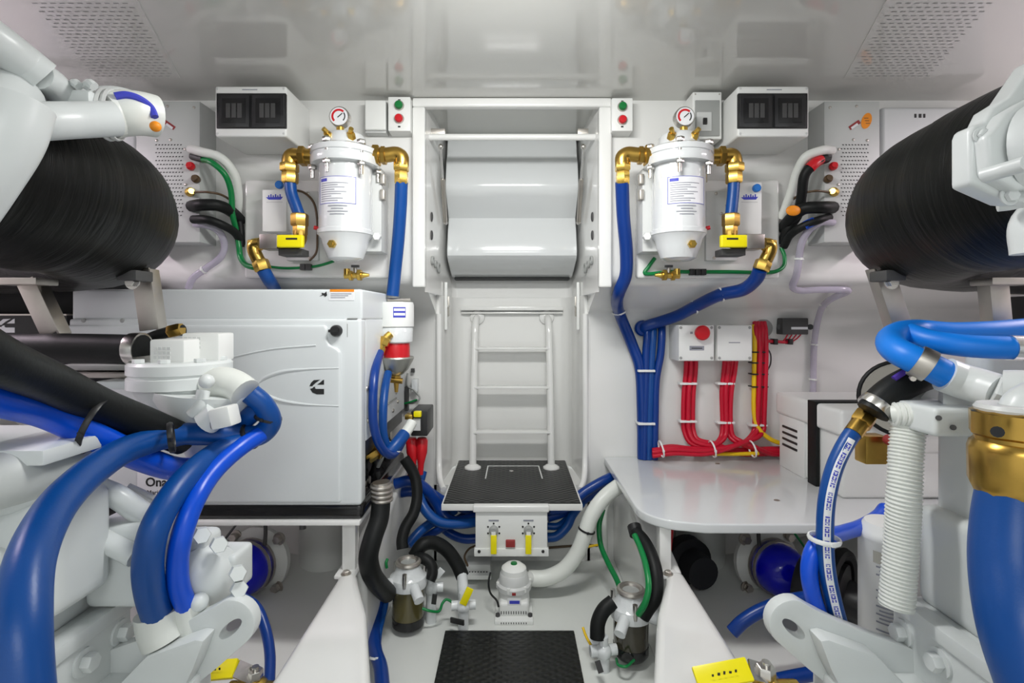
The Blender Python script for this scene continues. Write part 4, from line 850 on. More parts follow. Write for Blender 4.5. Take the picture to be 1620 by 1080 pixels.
# control box under the step
t = thing('pump_control_box', 'white control box with two yellow levers under the step', 'control box', (0, 1.95, P(0, 880, 1.9).z))
MB().pbox(752, 806, 866, 879, 1.885, 2.02).build('housing', 'white_plastic', t, bev=0.004)
MB().pbox(748, 800, 869, 811, 1.875, 2.03).build('hood', 'gelcoat', t, bev=0.006, seg=3)
MB().pbox(750, 868, 868, 880, 1.88, 1.90).build('foot_flange', 'white_plastic', t, bev=0.002)
for x in (781, 836):
    c = P(x, 838, 1.885)
    k = MB().lathe(c, (0, -1, 0), [(0.017, 0), (0.017, 0.01), (0.012, 0.016), (0, 0.016)], 18).build('switch_hub', 'grey_plastic', t)
    MB().bar(c+V((0, -0.018, 0)), P(x, 850, 1.865), 0.015, 0.008, (0, 1, 0)).build('lever_root', 'white_plastic', k)
    MB().bar(P(x, 846, 1.864), P(x, 876, 1.862), 0.022, 0.009, (0, 1, 0)).build('lever', 'yellow_handle', k, bev=0.003)
    dm = MB()
    for a in range(6):
        an = a*PI/3+PI/6; dm.cyl(c+V((0.024*math.cos(an), 0.001, 0.024*math.sin(an))), c+V((0.024*math.cos(an), -0.002, 0.024*math.sin(an))), 0.0035, n=8)
    dm.build('position_marks', 'print_black', t)
    MB().pbox(x-8, 822, x+8, 824.5, 1.8842, 1.886).build('printed_line', 'print_grey', t)
MB().pbox(800, 855, 815, 866, 1.875, 1.89).build('rocker_switch', 'red_dull', t, bev=0.003)
for x in (758, 859): screw(t, P(x, 872, 1.88), (0, -1, 0), 0.006, 'print_black')
# bilge pump
YP = 1.83
t = thing('bilge_pump', 'white bilge pump with grey band and green cap on the floor', 'pump', V((P(813, 0, YP).x, YP, 0.0)))
X0 = P(813, 0, YP).x; zz = lambda y: P(0, y, YP).z
MB().lathe((X0, YP, 0), (0, 0, 1), [(0.055, 0.012), (0.056, 0.02), (0.055, zz(930)), (0.050, zz(926))], 28).build('lower_body', 'white_plastic', t)
MB().box((X0-0.052, YP-0.062, 0.010), (X0+0.052, YP+0.04, zz(938))).build('front_shell', 'white_plastic', t, bev=0.012, seg=3)
MB().lathe((X0, YP, 0), (0, 0, 1), [(0.056, zz(930)), (0.062, zz(928)), (0.062, zz(921)), (0.054, zz(918)), (0.050, zz(906)), (0.046, zz(904))], 28).build('collar', 'light_grey', t)
for k in range(6):
    a = k*PI/3+0.2; MB().cyl((X0+0.058*math.cos(a), YP+0.058*math.sin(a), zz(926)), (X0+0.058*math.cos(a), YP+0.058*math.sin(a), zz(918)), 0.006, n=8).build('collar_screw', 'white_plastic', t)
MB().lathe((X0, YP, 0), (0, 0, 1), [(0.046, zz(904)), (0.044, zz(897)), (0.030, zz(892)), (0, zz(891))], 24).build('cap', 'white_plastic', t)
MB().lathe((X0, YP, zz(891.5)), (0, 0, 1), [(0.012, 0), (0.011, 0.005), (0, 0.006)], 14).build('cap_button', 'green_plastic', t)
MB().cyl(P(826, 914, 1.86), P(842, 914, 1.90), 0.022, n=16).build('outlet', 'white_plastic', t)
pf = YP-0.0625
MB().pbox(803, 946, 824, 956, pf-0.0008, pf+0.001).build('label', 'paper_label', t); MB().pbox(806, 950, 822, 955, pf-0.0014, pf).build('label_print', 'blue_print', t); MB().pbox(810, 938, 816, 942, pf-0.001, pf+0.001).build('red_mark', 'red_dull', t)
MB().box((X0-0.066, YP-0.09, 0.0), (X0+0.066, YP+0.03, 0.014)).build('base_plate', 'white_plastic', t, bev=0.004)
gr = MB()
for i in range(11):
    for j in range(2): gr.box((X0-0.045+i*0.0085, YP-0.0905, 0.004), (X0-0.042+i*0.0085, YP-0.0895, 0.010)) if j == 0 else gr.box((X0-0.045+i*0.0085, YP-0.0635, 0.022), (X0-0.042+i*0.0085, YP-0.0625, 0.032))
gr.build('strainer_slots', 'dark_grey', t)
for sx in (-1, 1): MB().cyl((X0+sx*0.056, YP-0.06, 0.014), (X0+sx*0.056, YP-0.06, 0.022), 0.008, n=10).build('foot_screw', 'dark_grey', t)
cable('thin black lead curling beside the bilge pump', [(776, 905, 1.86), (773, 920, 1.84), (776, 938, 1.80), (786, 950, 1.78), (789, 960, 1.77)], 0.0035, 'black_rubber', 'wire')
# terminal strip
t = thing('terminal_strip', 'small white terminal strip beside the bilge pump', 'terminal', P(755, 918, 2.05))
MB().pbox(737, 893, 776, 912, 2.02, 2.10).build('block', 'light_grey', t, bev=0.004)
MB().pbox(736, 910, 777, 917, 1.99, 2.09).build('base', 'white_plastic', t, bev=0.003)
for i in range(7): MB().cyl(P(743+i*4.5, 905, 2.02), P(743+i*4.5, 905, 2.014), 0.004, n=8).build('terminal_screw', 'print_black', t)
cable('thin dark wire from the terminal strip to the control box', [(740, 895, 2.02), (735, 880, 2.02), (742, 868, 2.04), (755, 862, 2.06)], 0.004, 'brown_cable', 'wire')
# strainers
def strainer(x, yt, yb, Y0, lab, glass, s):
    X0 = P(x, 0, Y0).x; zz = lambda y: P(0, y, Y0).z
    t = thing('water_strainer', lab, 'strainer', V((X0, Y0, max(0, zz(yb)))), 'sea water strainers')
    r = 0.055; zt_ = zz(yt)
    MB().lathe((X0, Y0, 0), (0, 0, 1), [(0, max(0.02, zz(yb))), (r*0.8, max(0.02, zz(yb))), (r*0.95, zz(yb-6)), (r*0.95, zz(yb-22)), (r*0.98, zt_-0.075)], 28).build('bowl', glass, t)
    MB().lathe((X0, Y0, 0), (0, 0, 1), [(r*0.82, max(0.018, zz(yb)-0.002)), (r*0.97, zz(yb-5)), (r*0.97, zz(yb-18)), (r*0.9, zz(yb-19))], 28).build('bowl_base', 'black_gloss', t)
    MB().lathe((X0, Y0, 0), (0, 0, 1), [(r*0.9, zt_-0.082), (r*1.12, zt_-0.078), (r*1.16, zt_-0.06), (r*1.1, zt_-0.045), (r*0.85, zt_-0.034), (r*0.7, zt_-0.012), (r*0.7, zt_-0.004)], 28).build('head', 'clear_plastic', t)
    MB().torus((X0, Y0, zt_-0.002), (0, 0, 1), r*0.62, 0.009, 28, 8).build('cap_ring', 'steel_dull', t)
    MB().lathe((X0, Y0, zt_-0.008), (0, 0, 1), [(r*0.55, 0), (r*0.5, 0.006), (0, 0.008)], 20).build('cap_window', 'grey_plastic', t)
    for a in (0.5, 2.6, 4.7):
        p = V((X0+r*1.05*math.cos(a), Y0+r*1.05*math.sin(a), zt_-0.06)); MB().cyl(p, p+V((0, 0, 0.045)), 0.0075, n=10).build('cap_bolt', 'steel', t)
    MB().cyl((X0-s*r*0.8, Y0-0.03, zt_-0.058), (X0-s*r*1.55, Y0-0.045, zt_-0.066), 0.021, n=14).build('inlet', 'clear_plastic', t)
    MB().cyl((X0+s*r*0.5, Y0-0.045, zt_-0.062), (X0+s*r*0.95, Y0-0.085, zt_-0.085), 0.017, n=14).build('outlet', 'clear_plastic', t)
    return t, X0, zt_
strainer(646, 888, 990, 1.72, 'strainer with amber bowl in the bilge beside the generator girder', 'amber_bowl', 1)
strainer(998, 932, 1034, 1.56, 'strainer with smoky black bowl in the bilge beside the table girder', 'smoke_bowl', -1)
# small green earth tags on strainers
cable('thin green earth wire between amber strainer and clear valve', [(668, 962, 1.70), (680, 966, 1.70), (695, 966, 1.72), (700, 954, 1.73), (706, 948, 1.74), (720, 956, 1.74), (728, 962, 1.75)], 0.0045, 'green_cable', 'wire')
cable('short green earth stub on the amber strainer head', [(612, 898, 1.74), (611, 890, 1.74), (613, 884, 1.75)], 0.005, 'green_cable', 'wire')
cable('thin green earth wire curled under the smoky strainer', [(975, 1042, 1.52), (979, 1052, 1.48), (990, 1054, 1.47), (1003, 1044, 1.50)], 0.004, 'green_cable', 'wire')
def seacock(pts_body, lab, tagp, lever, box):
    c = P(*pts_body); t = thing('seacock', lab, 'valve', c-V((0, 0, 0.05)), 'clear bilge valves')
    b = MB().sphere(c, 0.024, 16, 10); b.cyl(c+V((-0.04, 0, 0)), c+V((0.04, 0.01, 0.0)), 0.016, n=14); b.cyl(c, c+V((0, 0, 0.045)), 0.014, n=12); b.cyl(c+V((0, 0, -c.z)), c, 0.018, n=12)
    b.build('body', 'clear_plastic', t)
    MB().bar(P(*lever[0]), P(*lever[1]), 0.024, 0.006, (0, 1, 0)).build('lever', lever[2], t, bev=0.002)
    MB().bar(P(*box[0]), P(*box[1]), 0.016, 0.006, (0, 1, 0)).build('tag', 'print_black', t)
seacock((733, 958, 1.72), 'clear valve with a yellow green lever beside the bilge pump', None, ((744, 930, 1.70), (732, 956, 1.70), 'yellow_handle'), ((713, 980, 1.70), (734, 985, 1.68)))
seacock((682, 930, 1.76), 'clear valve at the side of the amber strainer', None, ((690, 912, 1.76), (700, 900, 1.76), 'clear_plastic'), ((688, 940, 1.72), (686, 955, 1.72)))
seacock((955, 1030, 1.52), 'clear valve in front of the smoky strainer', None, ((934, 1000, 1.56), (948, 1028, 1.53), 'clear_plastic'), ((945, 1045, 1.48), (951, 1064, 1.46)))
MB().cyl(P(731, 908, 1.83), P(734, 952, 1.73), 0.019, n=14).build('hose_tail', 'clear_plastic', None, 'clear hose tail joining the arched black hose to its valve', 'fitting')
cable('thin yellow rod beside the floor mat near the smoky strainer', [(922, 992, 1.60), (928, 1008, 1.58), (938, 1025, 1.56)], 0.004, 'yellow_cable', 'wire')
# black hoses on table side
h = hose('strainer_hose', 'black hose with green stripe arching down to the smoky strainer', 'hose', [(1006, 842, 1.62), (1018, 856, 1.58), (1032, 885, 1.52), (1038, 915, 1.48), (1035, 945, 1.46), (1024, 962, 1.46), (1016, 975, 1.46)], 0.021, 'black_rubber')
hose('strainer_hose', 'green cable hugging the black hose to the smoky strainer', 'cable', [(1004, 846, 1.59), (1013, 866, 1.55), (1023, 900, 1.48), (1026, 930, 1.44), (1020, 955, 1.43), (1010, 972, 1.44)], 0.009, 'green_cable')
MB().cyl(P(1003, 832, 1.64), P(1007, 846, 1.615), 0.022, n=14).build('hose_collar', 'black_plastic', None, 'black collar at the top of the green striped hose', 'collar')
hose('strainer_hose', 'short black hose between smoky strainer and clear valve', 'hose', [(970, 952, 1.55), (955, 965, 1.54), (946, 985, 1.53), (945, 1010, 1.52)], 0.022, 'black_rubber')
# red extinguisher-like bottle under the table
t = thing('red_bottle', 'dull red bottle under the table behind the post', 'bottle', P(1036, 880, 1.85))
MB().lathe(P(1034, 890, 1.86), (0.1, 0, 1), [(0.05, 0), (0.058, 0.01), (0.058, 0.13), (0.04, 0.16), (0.02, 0.17), (0, 0.17)], 22).build('shell', 'red_plastic', t)
MB().lathe(P(1012, 835, 1.84), (1, 0, 0.1), [(0.03, 0), (0.03, 0.04), (0.02, 0.05), (0, 0.05)], 14).build('valve_head', 'black_plastic', t)
# bundle of grey leads clipped beside the table girder
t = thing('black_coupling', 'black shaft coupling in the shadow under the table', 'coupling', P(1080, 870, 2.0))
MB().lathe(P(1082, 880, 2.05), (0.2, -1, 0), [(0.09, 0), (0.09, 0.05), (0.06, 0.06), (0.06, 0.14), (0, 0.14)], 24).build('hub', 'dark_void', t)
# floor mat
mt = thing('floor_mat', 'black rubber mat on the bilge floor', 'mat', (0, 1.3, 0))
MB().box((-0.222, 0.7, 0.0), (0.206, 1.70, 0.008)).build('sheet', 'deck_tread', mt, bev=0.003)
# blue cables along the generator girder
h = hose('blue_hose', 'blue cable bundle lying along the generator girder', 'hose', [(604, 945, 1.72), (598, 968, 1.68), (592, 1000, 1.60), (594, 1030, 1.52), (602, 1055, 1.45), (606, 1100, 1.36)], 0.020, 'blue_hose_deep')
tie(h, (594, 981, 1.655), (0.1, 0.5, 0.8), 0.022); tie(h, (598, 1042, 1.48), (0.1, 0.5, 0.8), 0.022)
hose('blue_hose', 'slim blue hose beside the bundle along the generator girder', 'hose', [(612, 948, 1.70), (606, 975, 1.66), (600, 1000, 1.60), (598, 1030, 1.55)], 0.009, 'blue_hose')
# ================================================================== SHAFT SEALS
def shaft_seal(s):
    q = lambda x, y, Y: P(x if s > 0 else 1620-x, y, Y)
    c = q(382, 903, 1.86); ax = V((-s*0.12, -1, 0.08)).normalized()
    t = thing('shaft_seal', 'bright blue shaft seal bellows with clamps ' + ('under the generator' if s > 0 else 'under the white table'), 'shaft seal', c-V((0, 0, 0.1)), 'blue shaft seals')
    MB().lathe(c-ax*0.08, ax, [(0.086, 0), (0.088, 0.03), (0.092, 0.06), (0.090, 0.085), (0.080, 0.115), (0.062, 0.138), (0.035, 0.152), (0, 0.157)], 32).build('bellows', 'blue_bellows', t)
    for d in (-0.055, -0.025): clamp(t, c+ax*d, ax, 0.091, 0.014, 'steel_dull', world=True)
    MB().lathe(c-ax*0.11, ax, [(0.125, 0), (0.125, 0.02), (0.10, 0.03), (0.09, 0.04)], 32).build('stern_tube_flange', 'bilge_gelcoat', t)
    u, w_ = perp(ax)
    for k in range(4):
        a = PI/4+k*PI/2; p = c-ax*0.09+(u*math.cos(a)+w_*math.sin(a))*0.125; bolt(t, p, ax, 0.016, 0.02, 'steel_dull', name='flange_bolt')
shaft_seal(1); shaft_seal(-1)
for s in (1, -1):
    q = lambda x, y, Y: (x if s > 0 else 1620-x, y, Y)
    cable('dark thin pipe above the blue seal ' + ('under the generator' if s > 0 else 'under the white table') + ', upright', [q(420, 826, 1.9), q(420, 845, 1.9), q(419, 862, 1.9)], 0.007, 'dark_grey', 'pipe', 'drain_pipe')
    cable('dark slanting wire above the blue seal ' + ('under the generator' if s > 0 else 'under the white table'), [q(375, 828, 1.8), q(358, 850, 1.8), q(340, 875, 1.8)], 0.004, 'green_cable' if s < 0 else 'dark_grey', 'wire')
    # moulded pillar against the bulkhead below shelf
    o = struct('pillar', MB().cyl(V((-s*0.80, 2.18, 0)), V((-s*0.80, 2.18, 0.44)), 0.10, n=28), 'bilge_gelcoat')
hose('coolant_hose', 'blue hose hooking down beside the generator side mount', 'hose', [(355, 950, 1.35), (380, 945, 1.33), (405, 960, 1.30), (420, 995, 1.27), (427, 1035, 1.24), (426, 1085, 1.2)], 0.0125, 'blue_hose_deep')
hose('coolant_hose', 'blue hose curving down behind the table side mount', 'hose', [(1290, 944, 1.45), (1250, 950, 1.45), (1205, 965, 1.45), (1175, 983, 1.45), (1158, 1000, 1.45)], 0.0185, 'blue_hose_deep')
hose('coolant_hose', 'blue hose near the floor by the lower yellow handle', 'hose', [(1230, 1076, 1.40), (1270, 1068, 1.40), (1320, 1060, 1.40), (1380, 1055, 1.4)], 0.018, 'blue_hose_deep')
# black shaft hub beside table side seal
t = thing('black_coupling', 'black shaft coupling beside the table side blue seal', 'coupling', P(1320, 960, 1.6))
MB().lathe(P(1262, 915, 1.70), (0.7, -0.7, -0.1), [(0.075, 0), (0.085, 0.02), (0.085, 0.08), (0.10, 0.085), (0.10, 0.13), (0.06, 0.14), (0.06, 0.2), (0, 0.2)], 28).build('hub', 'black_plastic', t)
MB().torus(P(1330, 920, 1.62), (0.6, -0.8, 0), 0.085, 0.02, 28, 8).build('ring', 'black_rubber', t)
# floor level ball valves
def low_valve(hp, bp, lab, hosep):
    t = thing('ball_valve', lab, 'valve', P(*bp)-V((0, 0, 0.03)), 'floor ball valves')
    a, b = P(*hp[0]), P(*hp[1])
    hd = MB().bar(a, b, 0.040, 0.012, (0, -0.6, 0.8)).build('lever', 'yellow_handle', t, bev=0.004)
    d = (b-a).normalized(); m_ = a.lerp(b, 0.5); nn = V((0, -0.83, 0.55)).normalized()
    pr = MB()
    for i in range(5): p = m_+d*(-0.022+i*0.011)+V((0, -0.010, 0.009)); pr.box(p-V((0.0024, 0.0006, 0.0024)), p+V((0.0012+0.001*(i % 2), 0.0006, 0.0014+0.001*(i % 3))))
    pr.build('lever_print', 'print_black', hd)
    c = P(*bp); MB().bar(b, c, 0.034, 0.006, (0, -0.6, 0.8)).build('lever_root', 'steel', t)
    bb = MB().hexa(c-V((0, 0, 0.005)), c+V((0, 0, 0.016)), 0.017); bb.cyl(c+V((0, 0, 0.016)), c+V((0, 0, 0.024)), 0.008, n=10); bb.build('spindle_nut', 'steel', t)
    MB().sphere(c-V((0, 0, 0.035)), 0.032, 16, 10).cyl(c-V((0.06, 0, 0.035)), c+V((0.06, 0, -0.035)), 0.022, n=14).build('body', 'brass', t)
low_valve(((300, 1064, 1.16), (373, 1057, 1.16)), (404, 1070, 1.18), 'ball valve with yellow lever under the generator side mount', None)
low_valve(((1100, 1074, 0.97), (1186, 1058, 0.97)), (1212, 1066, 0.97), 'ball valve with long yellow lever beside the table girder', None)
MB().pbox(1120, 1079, 1192, 1100, 0.96, 0.99).build('valve_guard', 'white_plastic', None, 'white guard strip under the long yellow lever', 'guard', bev=0.004)
# ================================================================== LAGGED EXHAUSTS
def exhaust(s):
    t = thing('exhaust_pipe', 'fat black lagged exhaust pipe ' + ('over the generator' if s < 0 else 'over the table side engine'), 'exhaust pipe', (s*0.98, 1.2, 1.12), 'lagged exhausts')
    r0 = 0.173
    path = [V((s*1.06, 0.05, 1.375)), V((s*1.04, 0.4, 1.355)), V((s*1.012, 0.75, 1.336)), V((s*0.995, 0.9, 1.325)), V((s*0.985, 1.05, 1.316)), V((s*1.0, 1.19, 1.308)), V((s*1.07, 1.32, 1.30)), V((s*1.20, 1.40, 1.295)), V((s*1.36, 1.43, 1.29)), V((s*1.9, 1.45, 1.285))]
    sp_ = spline(path, 14); L = [0]
    for a, b in zip(sp_, sp_[1:]): L.append(L[-1]+(b-a).length)
    def rad(tt):
        l = L[min(len(L)-1, int(round(tt*(len(L)-1))))]
        return r0*(1+0.018*((l/0.17) % 1.0)+0.006*math.sin(l*23))
    MB().tube(sp_, rad, 40, sm=False).build('lagging', 'lagging', t, origin=(s*0.98, 1.2, 1.3))
    # steel support straps and struts
    for Yc, Xc in ((1.17, s*1.0),):
        b = MB().torus((Xc, Yc, 1.293), (0, 1, 0), 0.186, 0.005, 40, 6, 3.0); b.build('band', 'steel_dull', t) if False else None
    def strut(a, b, nm='support_leg'):
        a, b = P(*a), P(*b)
        MB().bar(a, b, px(29, a.y), 0.006, (0, 1, 0)).bar(a+V((-s*px(14, a.y), 0.015, 0)), b+V((-s*px(14, a.y), 0.015, 0)), 0.006, 0.035, (0, 1, 0)).build(nm, 'steel_dull', t, bev=0.0015)
    q = lambda x: x if s < 0 else 1620-x
    strut((q(222), 425, 1.28), (q(236 if s < 0 else 190), 522, 1.28)); strut((q(40), 443, 1.22), (q(80 if s < 0 else 32), 528, 1.22))
    c = P(q(215), 440, 1.25)
    MB().box(c-V((0.026, 0.03, 0.008)), c+V((0.022, 0.03, 0.018))).build('saddle', 'dark_grey', t, bev=0.004)
    bolt(t, P(q(210), 446, 1.24), (0, -1, 0), 0.012, m='steel', name='saddle_bolt')
    c = P(q(35), 447, 1.20); MB().box(c-V((0.05, 0.03, 0.006)), c+V((0.06, 0.03, 0.010))).build('saddle', 'steel_dull', t, bev=0.003)
    return t
exhaust(-1); exhaust(1)
# ================================================================== ENGINES
def engine(s):
    side = 'generator side' if s < 0 else 'table side'
    t = thing('engine', 'white painted diesel engine on the ' + side, 'engine', (s*1.1, 0.7, 0.2), 'main engines')
    EP = 'engine_paint'
    MB().box((s*0.80, 0.15, 0.12), (s*1.6, 1.08, 0.463)).build('bell_housing', EP, t, bev=0.012, seg=3)
    MB().box((s*0.792, 0.15, 0.440), (s*0.83, 1.085, 0.470)).build('housing_flange', EP, t, bev=0.006)
    MB().box((s*0.844, 0.15, 0.46), (s*1.6, 1.07, 0.663)).build('gearcase', EP, t, bev=0.022, seg=4)
    MB().box((s*0.872, 0.15, 0.65), (s*1.6, 1.055, 0.828)).build('block', EP, t, bev=0.014, seg=3)
    for Y, z in ((1.045, 0.405), (0.955, 0.405), (0.865, 0.405), (1.0, 0.30), (0.9, 0.28)): bolt(t, (s*0.80, Y, z), (-s, 0, 0), 0.017, 0.018, EP)
    # mounting arm plate with oval eye
    q = lambda x, y, Y=1.02: P(x if s > 0 else 1620-x, y, Y)
    outer = [q(1256+39*math.cos(a)*1.0, 987+38*math.sin(a)) for a in [PI*(0.72+0.86*k/14) for k in range(15)]]+[q(*p) for p in ((1285, 962), (1330, 985), (1400, 1012), (1452, 1030), (1480, 1060), (1480, 1180), (1400, 1150), (1330, 1100), (1275, 1055))]
    hole = [q(1256+19*math.cos(a)*0.9-10*math.sin(a)*0.45, 995+19*math.cos(a)*0.75+10*math.sin(a)*0.75) for a in [2*PI*k/18 for k in range(18)]]
    arm = MB().plate(outer, [hole], (0, 0.028, 0)).build('mount_arm', EP, t, bev=0.003)
    MB().prism([q(*p, 0.98) for p in ((1298, 1014), (1312, 1012), (1390, 1040), (1440, 1090), (1440, 1180), (1340, 1110), (1315, 1060))], (0, 0.045, 0)).build('gusset', EP, t, bev=0.006)
    MB().box((s*0.62, 0.96, 0.16), (s*0.86, 1.06, 0.34)).build('mount_block', EP, t, bev=0.01)
    return t
engL = engine(-1); engR = engine(1)
for o_, s_ in ((engL, -1), (engR, 1)): MB().box((s_*1.03, 0.15, 0.82), (s_*1.6, 0.97, 1.02)).build('cylinder_head', 'engine_paint', o_, bev=0.02, seg=3)
EP = 'engine_paint'
# ---- generator side engine: pump stack, pipes
Yp = 1.24
def zp(y, Y=Yp): return P(0, y, Y).z
X0 = P(287, 0, Yp).x
MB().lathe((X0, Yp, 0), (0, 0, 1), [(0.070, zp(655)), (0.078, zp(640)), (0.095, zp(618)), (0.102, zp(611))], 32).build('pump_bowl', EP, engL)
MB().lathe((X0, Yp, 0), (0, 0, 1), [(0.100, zp(611)), (0.110, zp(610)), (0.110, zp(594)), (0.106, zp(592)), (0.106, zp(590)), (0.110, zp(588)), (0.110, zp(574)), (0.104, zp(570)), (0, zp(569))], 36).build('pump_flange', EP, engL)
for k in range(8):
    a = k*PI/4+0.2; MB().hexa((X0+0.09*math.cos(a), Yp+0.09*math.sin(a), zp(570)), (X0+0.09*math.cos(a), Yp+0.09*math.sin(a), zp(564)), 0.012).build('flange_bolt', EP, engL)
c1 = MB().pbox(236, 537, 291, 575, Yp-0.06, Yp+0.01).build('terminal_cap', 'white_plastic', engL, bev=0.006)
c2 = MB().pbox(287, 527, 346, 572, Yp-0.0, Yp+0.07).build('terminal_cap', 'white_plastic', engL, bev=0.006)
for o, xx, yy, Y in ((c1, 243, 549, Yp-0.06), (c2, 291, 533, Yp)):
    gb_ = MB()
    for i in range(4):
        for j in range(3): gb_.pbox(xx+i*7, yy+j*7, xx+i*7+5, yy+j*7+4.5, Y-0.0015, Y+0.002)
    gb_.build('moulded_grid', 'light_grey', o)
MB().lathe((P(262, 0, 1.24).x, 1.24, 0), (0.12, 0, 1), [(0.03, zp(720)), (0.05, zp(690)), (0.085, zp(655)), (0.115, zp(625)), (0.12, zp(612))], 28).build('pump_volute', EP, engL)
MB().tube([P(304, 655, 1.14), P(316, 640, 1.14), P(322, 618, 1.15)], 0.014, 14).build('pump_rib', EP, engL)
MB().sphere(P(327, 603, 1.12), 0.016).build('bolt', EP, engL)
MB().tube([P(330, 612, 1.2), P(350, 604, 1.2), P(372, 610, 1.2), P(388, 622, 1.19)], 0.036, 18, 6).build('water_elbow', 'white_hose', engL)
b = MB().cyl(P(326, 668, 1.15), P(345, 652, 1.15), 0.030, n=18); b.build('sensor_base', EP, engL)
MB().bar(P(340, 662, 1.13), P(372, 655, 1.13), 0.045, 0.045, (0, 1, 0)).build('sensor_plug', 'white_plastic', engL, bev=0.006)
MB().bar(P(338, 671, 1.125), P(368, 667, 1.125), 0.016, 0.03, (0, 1, 0)).build('plug_clip', 'steel_dull', engL, bev=0.003)
# dark machinery strips under the black hose
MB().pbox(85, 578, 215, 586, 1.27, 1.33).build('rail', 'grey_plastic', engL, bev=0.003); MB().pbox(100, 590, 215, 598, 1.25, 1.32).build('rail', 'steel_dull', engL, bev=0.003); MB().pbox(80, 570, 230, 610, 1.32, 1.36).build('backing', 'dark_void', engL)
MB().pbox(150, 603, 215, 616, 1.2, 1.3).build('ledge', EP, engL, bev=0.005)
# big horizontal coolant pipe at the edge of the picture
MB().tube([P(-120, 790, 0.80), P(0, 760, 0.84), P(60, 745, 0.90), P(120, 722, 0.98), P(170, 700, 1.06)], 0.046, 22).build('coolant_pipe', 'grey_panel', engL)
MB().pbox(-60, 712, 68, 738, 0.84, 0.98).build('bracket_block', EP, engL, bev=0.006)
MB().pbox(-80, 800, 80, 990, 0.86, 1.0).build('filter_head', EP, engL, bev=0.03, seg=4)
MB().tube([P(-60, 800, 0.86), P(30, 780, 0.88), P(75, 772, 0.92)], 0.032, 18).build('lower_pipe', EP, engL)
MB().tube([P(150, 770, 1.02), P(185, 785, 1.02), P(225, 812, 1.04), P(260, 830, 1.06)], 0.022, 14).build('cross_pipe', EP, engL)
MB().pbox(130, 832, 240, 965, 1.0, 1.1).build('timing_cover', EP, engL, bev=0.02, seg=4)
MB().pbox(190, 828, 245, 860, 1.02, 1.1).build('cover_boss', EP, engL, bev=0.012, seg=3)
MB().tube([P(215, 880, 0.99), P(150, 845, 1.0), P(140, 830, 1.02)], 0.02, 12).build('cover_rib', EP, engL)
MB().pbox(215, 850, 325, 905, 1.08, 1.15).build('pump_body', EP, engL, bev=0.02, seg=4)
MB().lathe(P(322, 905, 1.12), (0.4, -0.5, 0.1), [(0.06, 0), (0.066, 0.02), (0.066, 0.05), (0.05, 0.06), (0.03, 0.075), (0, 0.08)], 24).build('raw_water_pump', EP, engL)
for (x, y) in ((375, 905), (377, 930), (345, 860), (318, 845)): MB().hexa(P(x, y, 1.08), P(x+2, y+2, 1.04), 0.017).build('pump_bolt', EP, engL)
MB().pbox(300, 880, 372, 945, 1.10, 1.18).build('pump_cover', EP, engL, bev=0.012, seg=3)
MB().sphere(P(315, 952, 1.04), 0.018).build('grease_knob', EP, engL)
for (x, y, r_, Yh) in ((255, 985, 0.043, 1.03), (303, 972, 0.034, 1.05)):
    MB().tube([P(x-4, y-20, Yh), P(x, y+5, Yh), P(x+8, y+25, Yh)], r_, 20, 5).build('hose_spigot', 'white_hose', engL)
for i in range(3): MB().tube([P(195+i*4, 778-i*5, 1.10), P(225+i*4, 790-i*4, 1.11), P(262+i*3, 812-i*4, 1.12), P(292+i*3, 835-i*4, 1.13)], 0.006, 8).build('wiring', 'grey_panel' if i != 1 else 'white_hose', engL)
# turbo and intake pipes, generator side, top edge of picture
tL = thing('turbocharger', 'white turbo housing and air pipes over the generator side engine', 'turbocharger', P(40, 330, 0.85))
MB().tube([P(-60, 195, 0.80), P(0, 192, 0.82), P(60, 192, 0.85), P(120, 190, 0.90), P(182, 188, 0.95)], 0.031, 26).build('lower_pipe', EP, tL)
MB().tube([P(120, 172, 0.97), P(150, 168, 1.0), P(185, 165, 1.02), P(215, 172, 1.05)], 0.034, 20).build('upper_pipe', EP, tL)
sl = MB().tube([P(168, 182, 0.975), P(185, 180, 0.99), P(205, 179, 1.0), P(225, 180, 1.02), P(246, 184, 1.04)], lambda t: 0.044-0.003*t, 28).build('silicone_sleeve', 'white_hose', tL)
MB().tube([P(182, 152, 0.955), P(200, 150, 0.965), P(220, 156, 0.98), P(238, 170, 1.0), P(245, 185, 1.0)], 0.007, 8).build('blue_patch', 'blue_print', sl)
MB().sphere(P(246, 200, 0.985), 0.010).build('orange_mark', 'orange_label', sl)
for d in (0, 1): MB().torus(P(170+d*11, 182, 0.975+d*0.006), (1, 0.25, 0), 0.045, 0.003, 28, 6, 1.6).build('sleeve_band', 'light_grey', sl)
MB().tube([P(-260, -120, 0.70), P(-90, 5, 0.76), P(0, 70, 0.82), P(40, 100, 0.86), P(68, 122, 0.88)], 0.030, 22).build('return_pipe', EP, tL)
MB().tube([P(60, 118, 0.87), P(80, 130, 0.90), P(100, 150, 0.93), P(125, 168, 0.95)], 0.024, 16).build('pipe_neck', EP, tL)
MB().pbox(35, 140, 140, 165, 0.92, 0.98).build('pipe_saddle', EP, tL, bev=0.008)
for x in (120, 143): MB().tube([P(x-6, 136, 0.93), P(x, 132, 0.92), P(x+6, 137, 0.92)], 0.008, 8).build('lifting_lug', EP, tL)
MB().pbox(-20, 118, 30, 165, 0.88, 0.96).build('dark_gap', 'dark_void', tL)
MB().tube([P(24, 165, 0.76), P(10, 215, 0.75), P(-28, 280, 0.74), P(-70, 345, 0.74), P(-110, 400, 0.74)], lambda t: 0.047-0.008*t, 28).build('compressor_cone', EP, tL)
MB().tube([P(-30, 190, 0.82), P(0, 168, 0.84), P(20, 150, 0.87)], 0.045, 22).build('pipe_elbow', EP, tL)
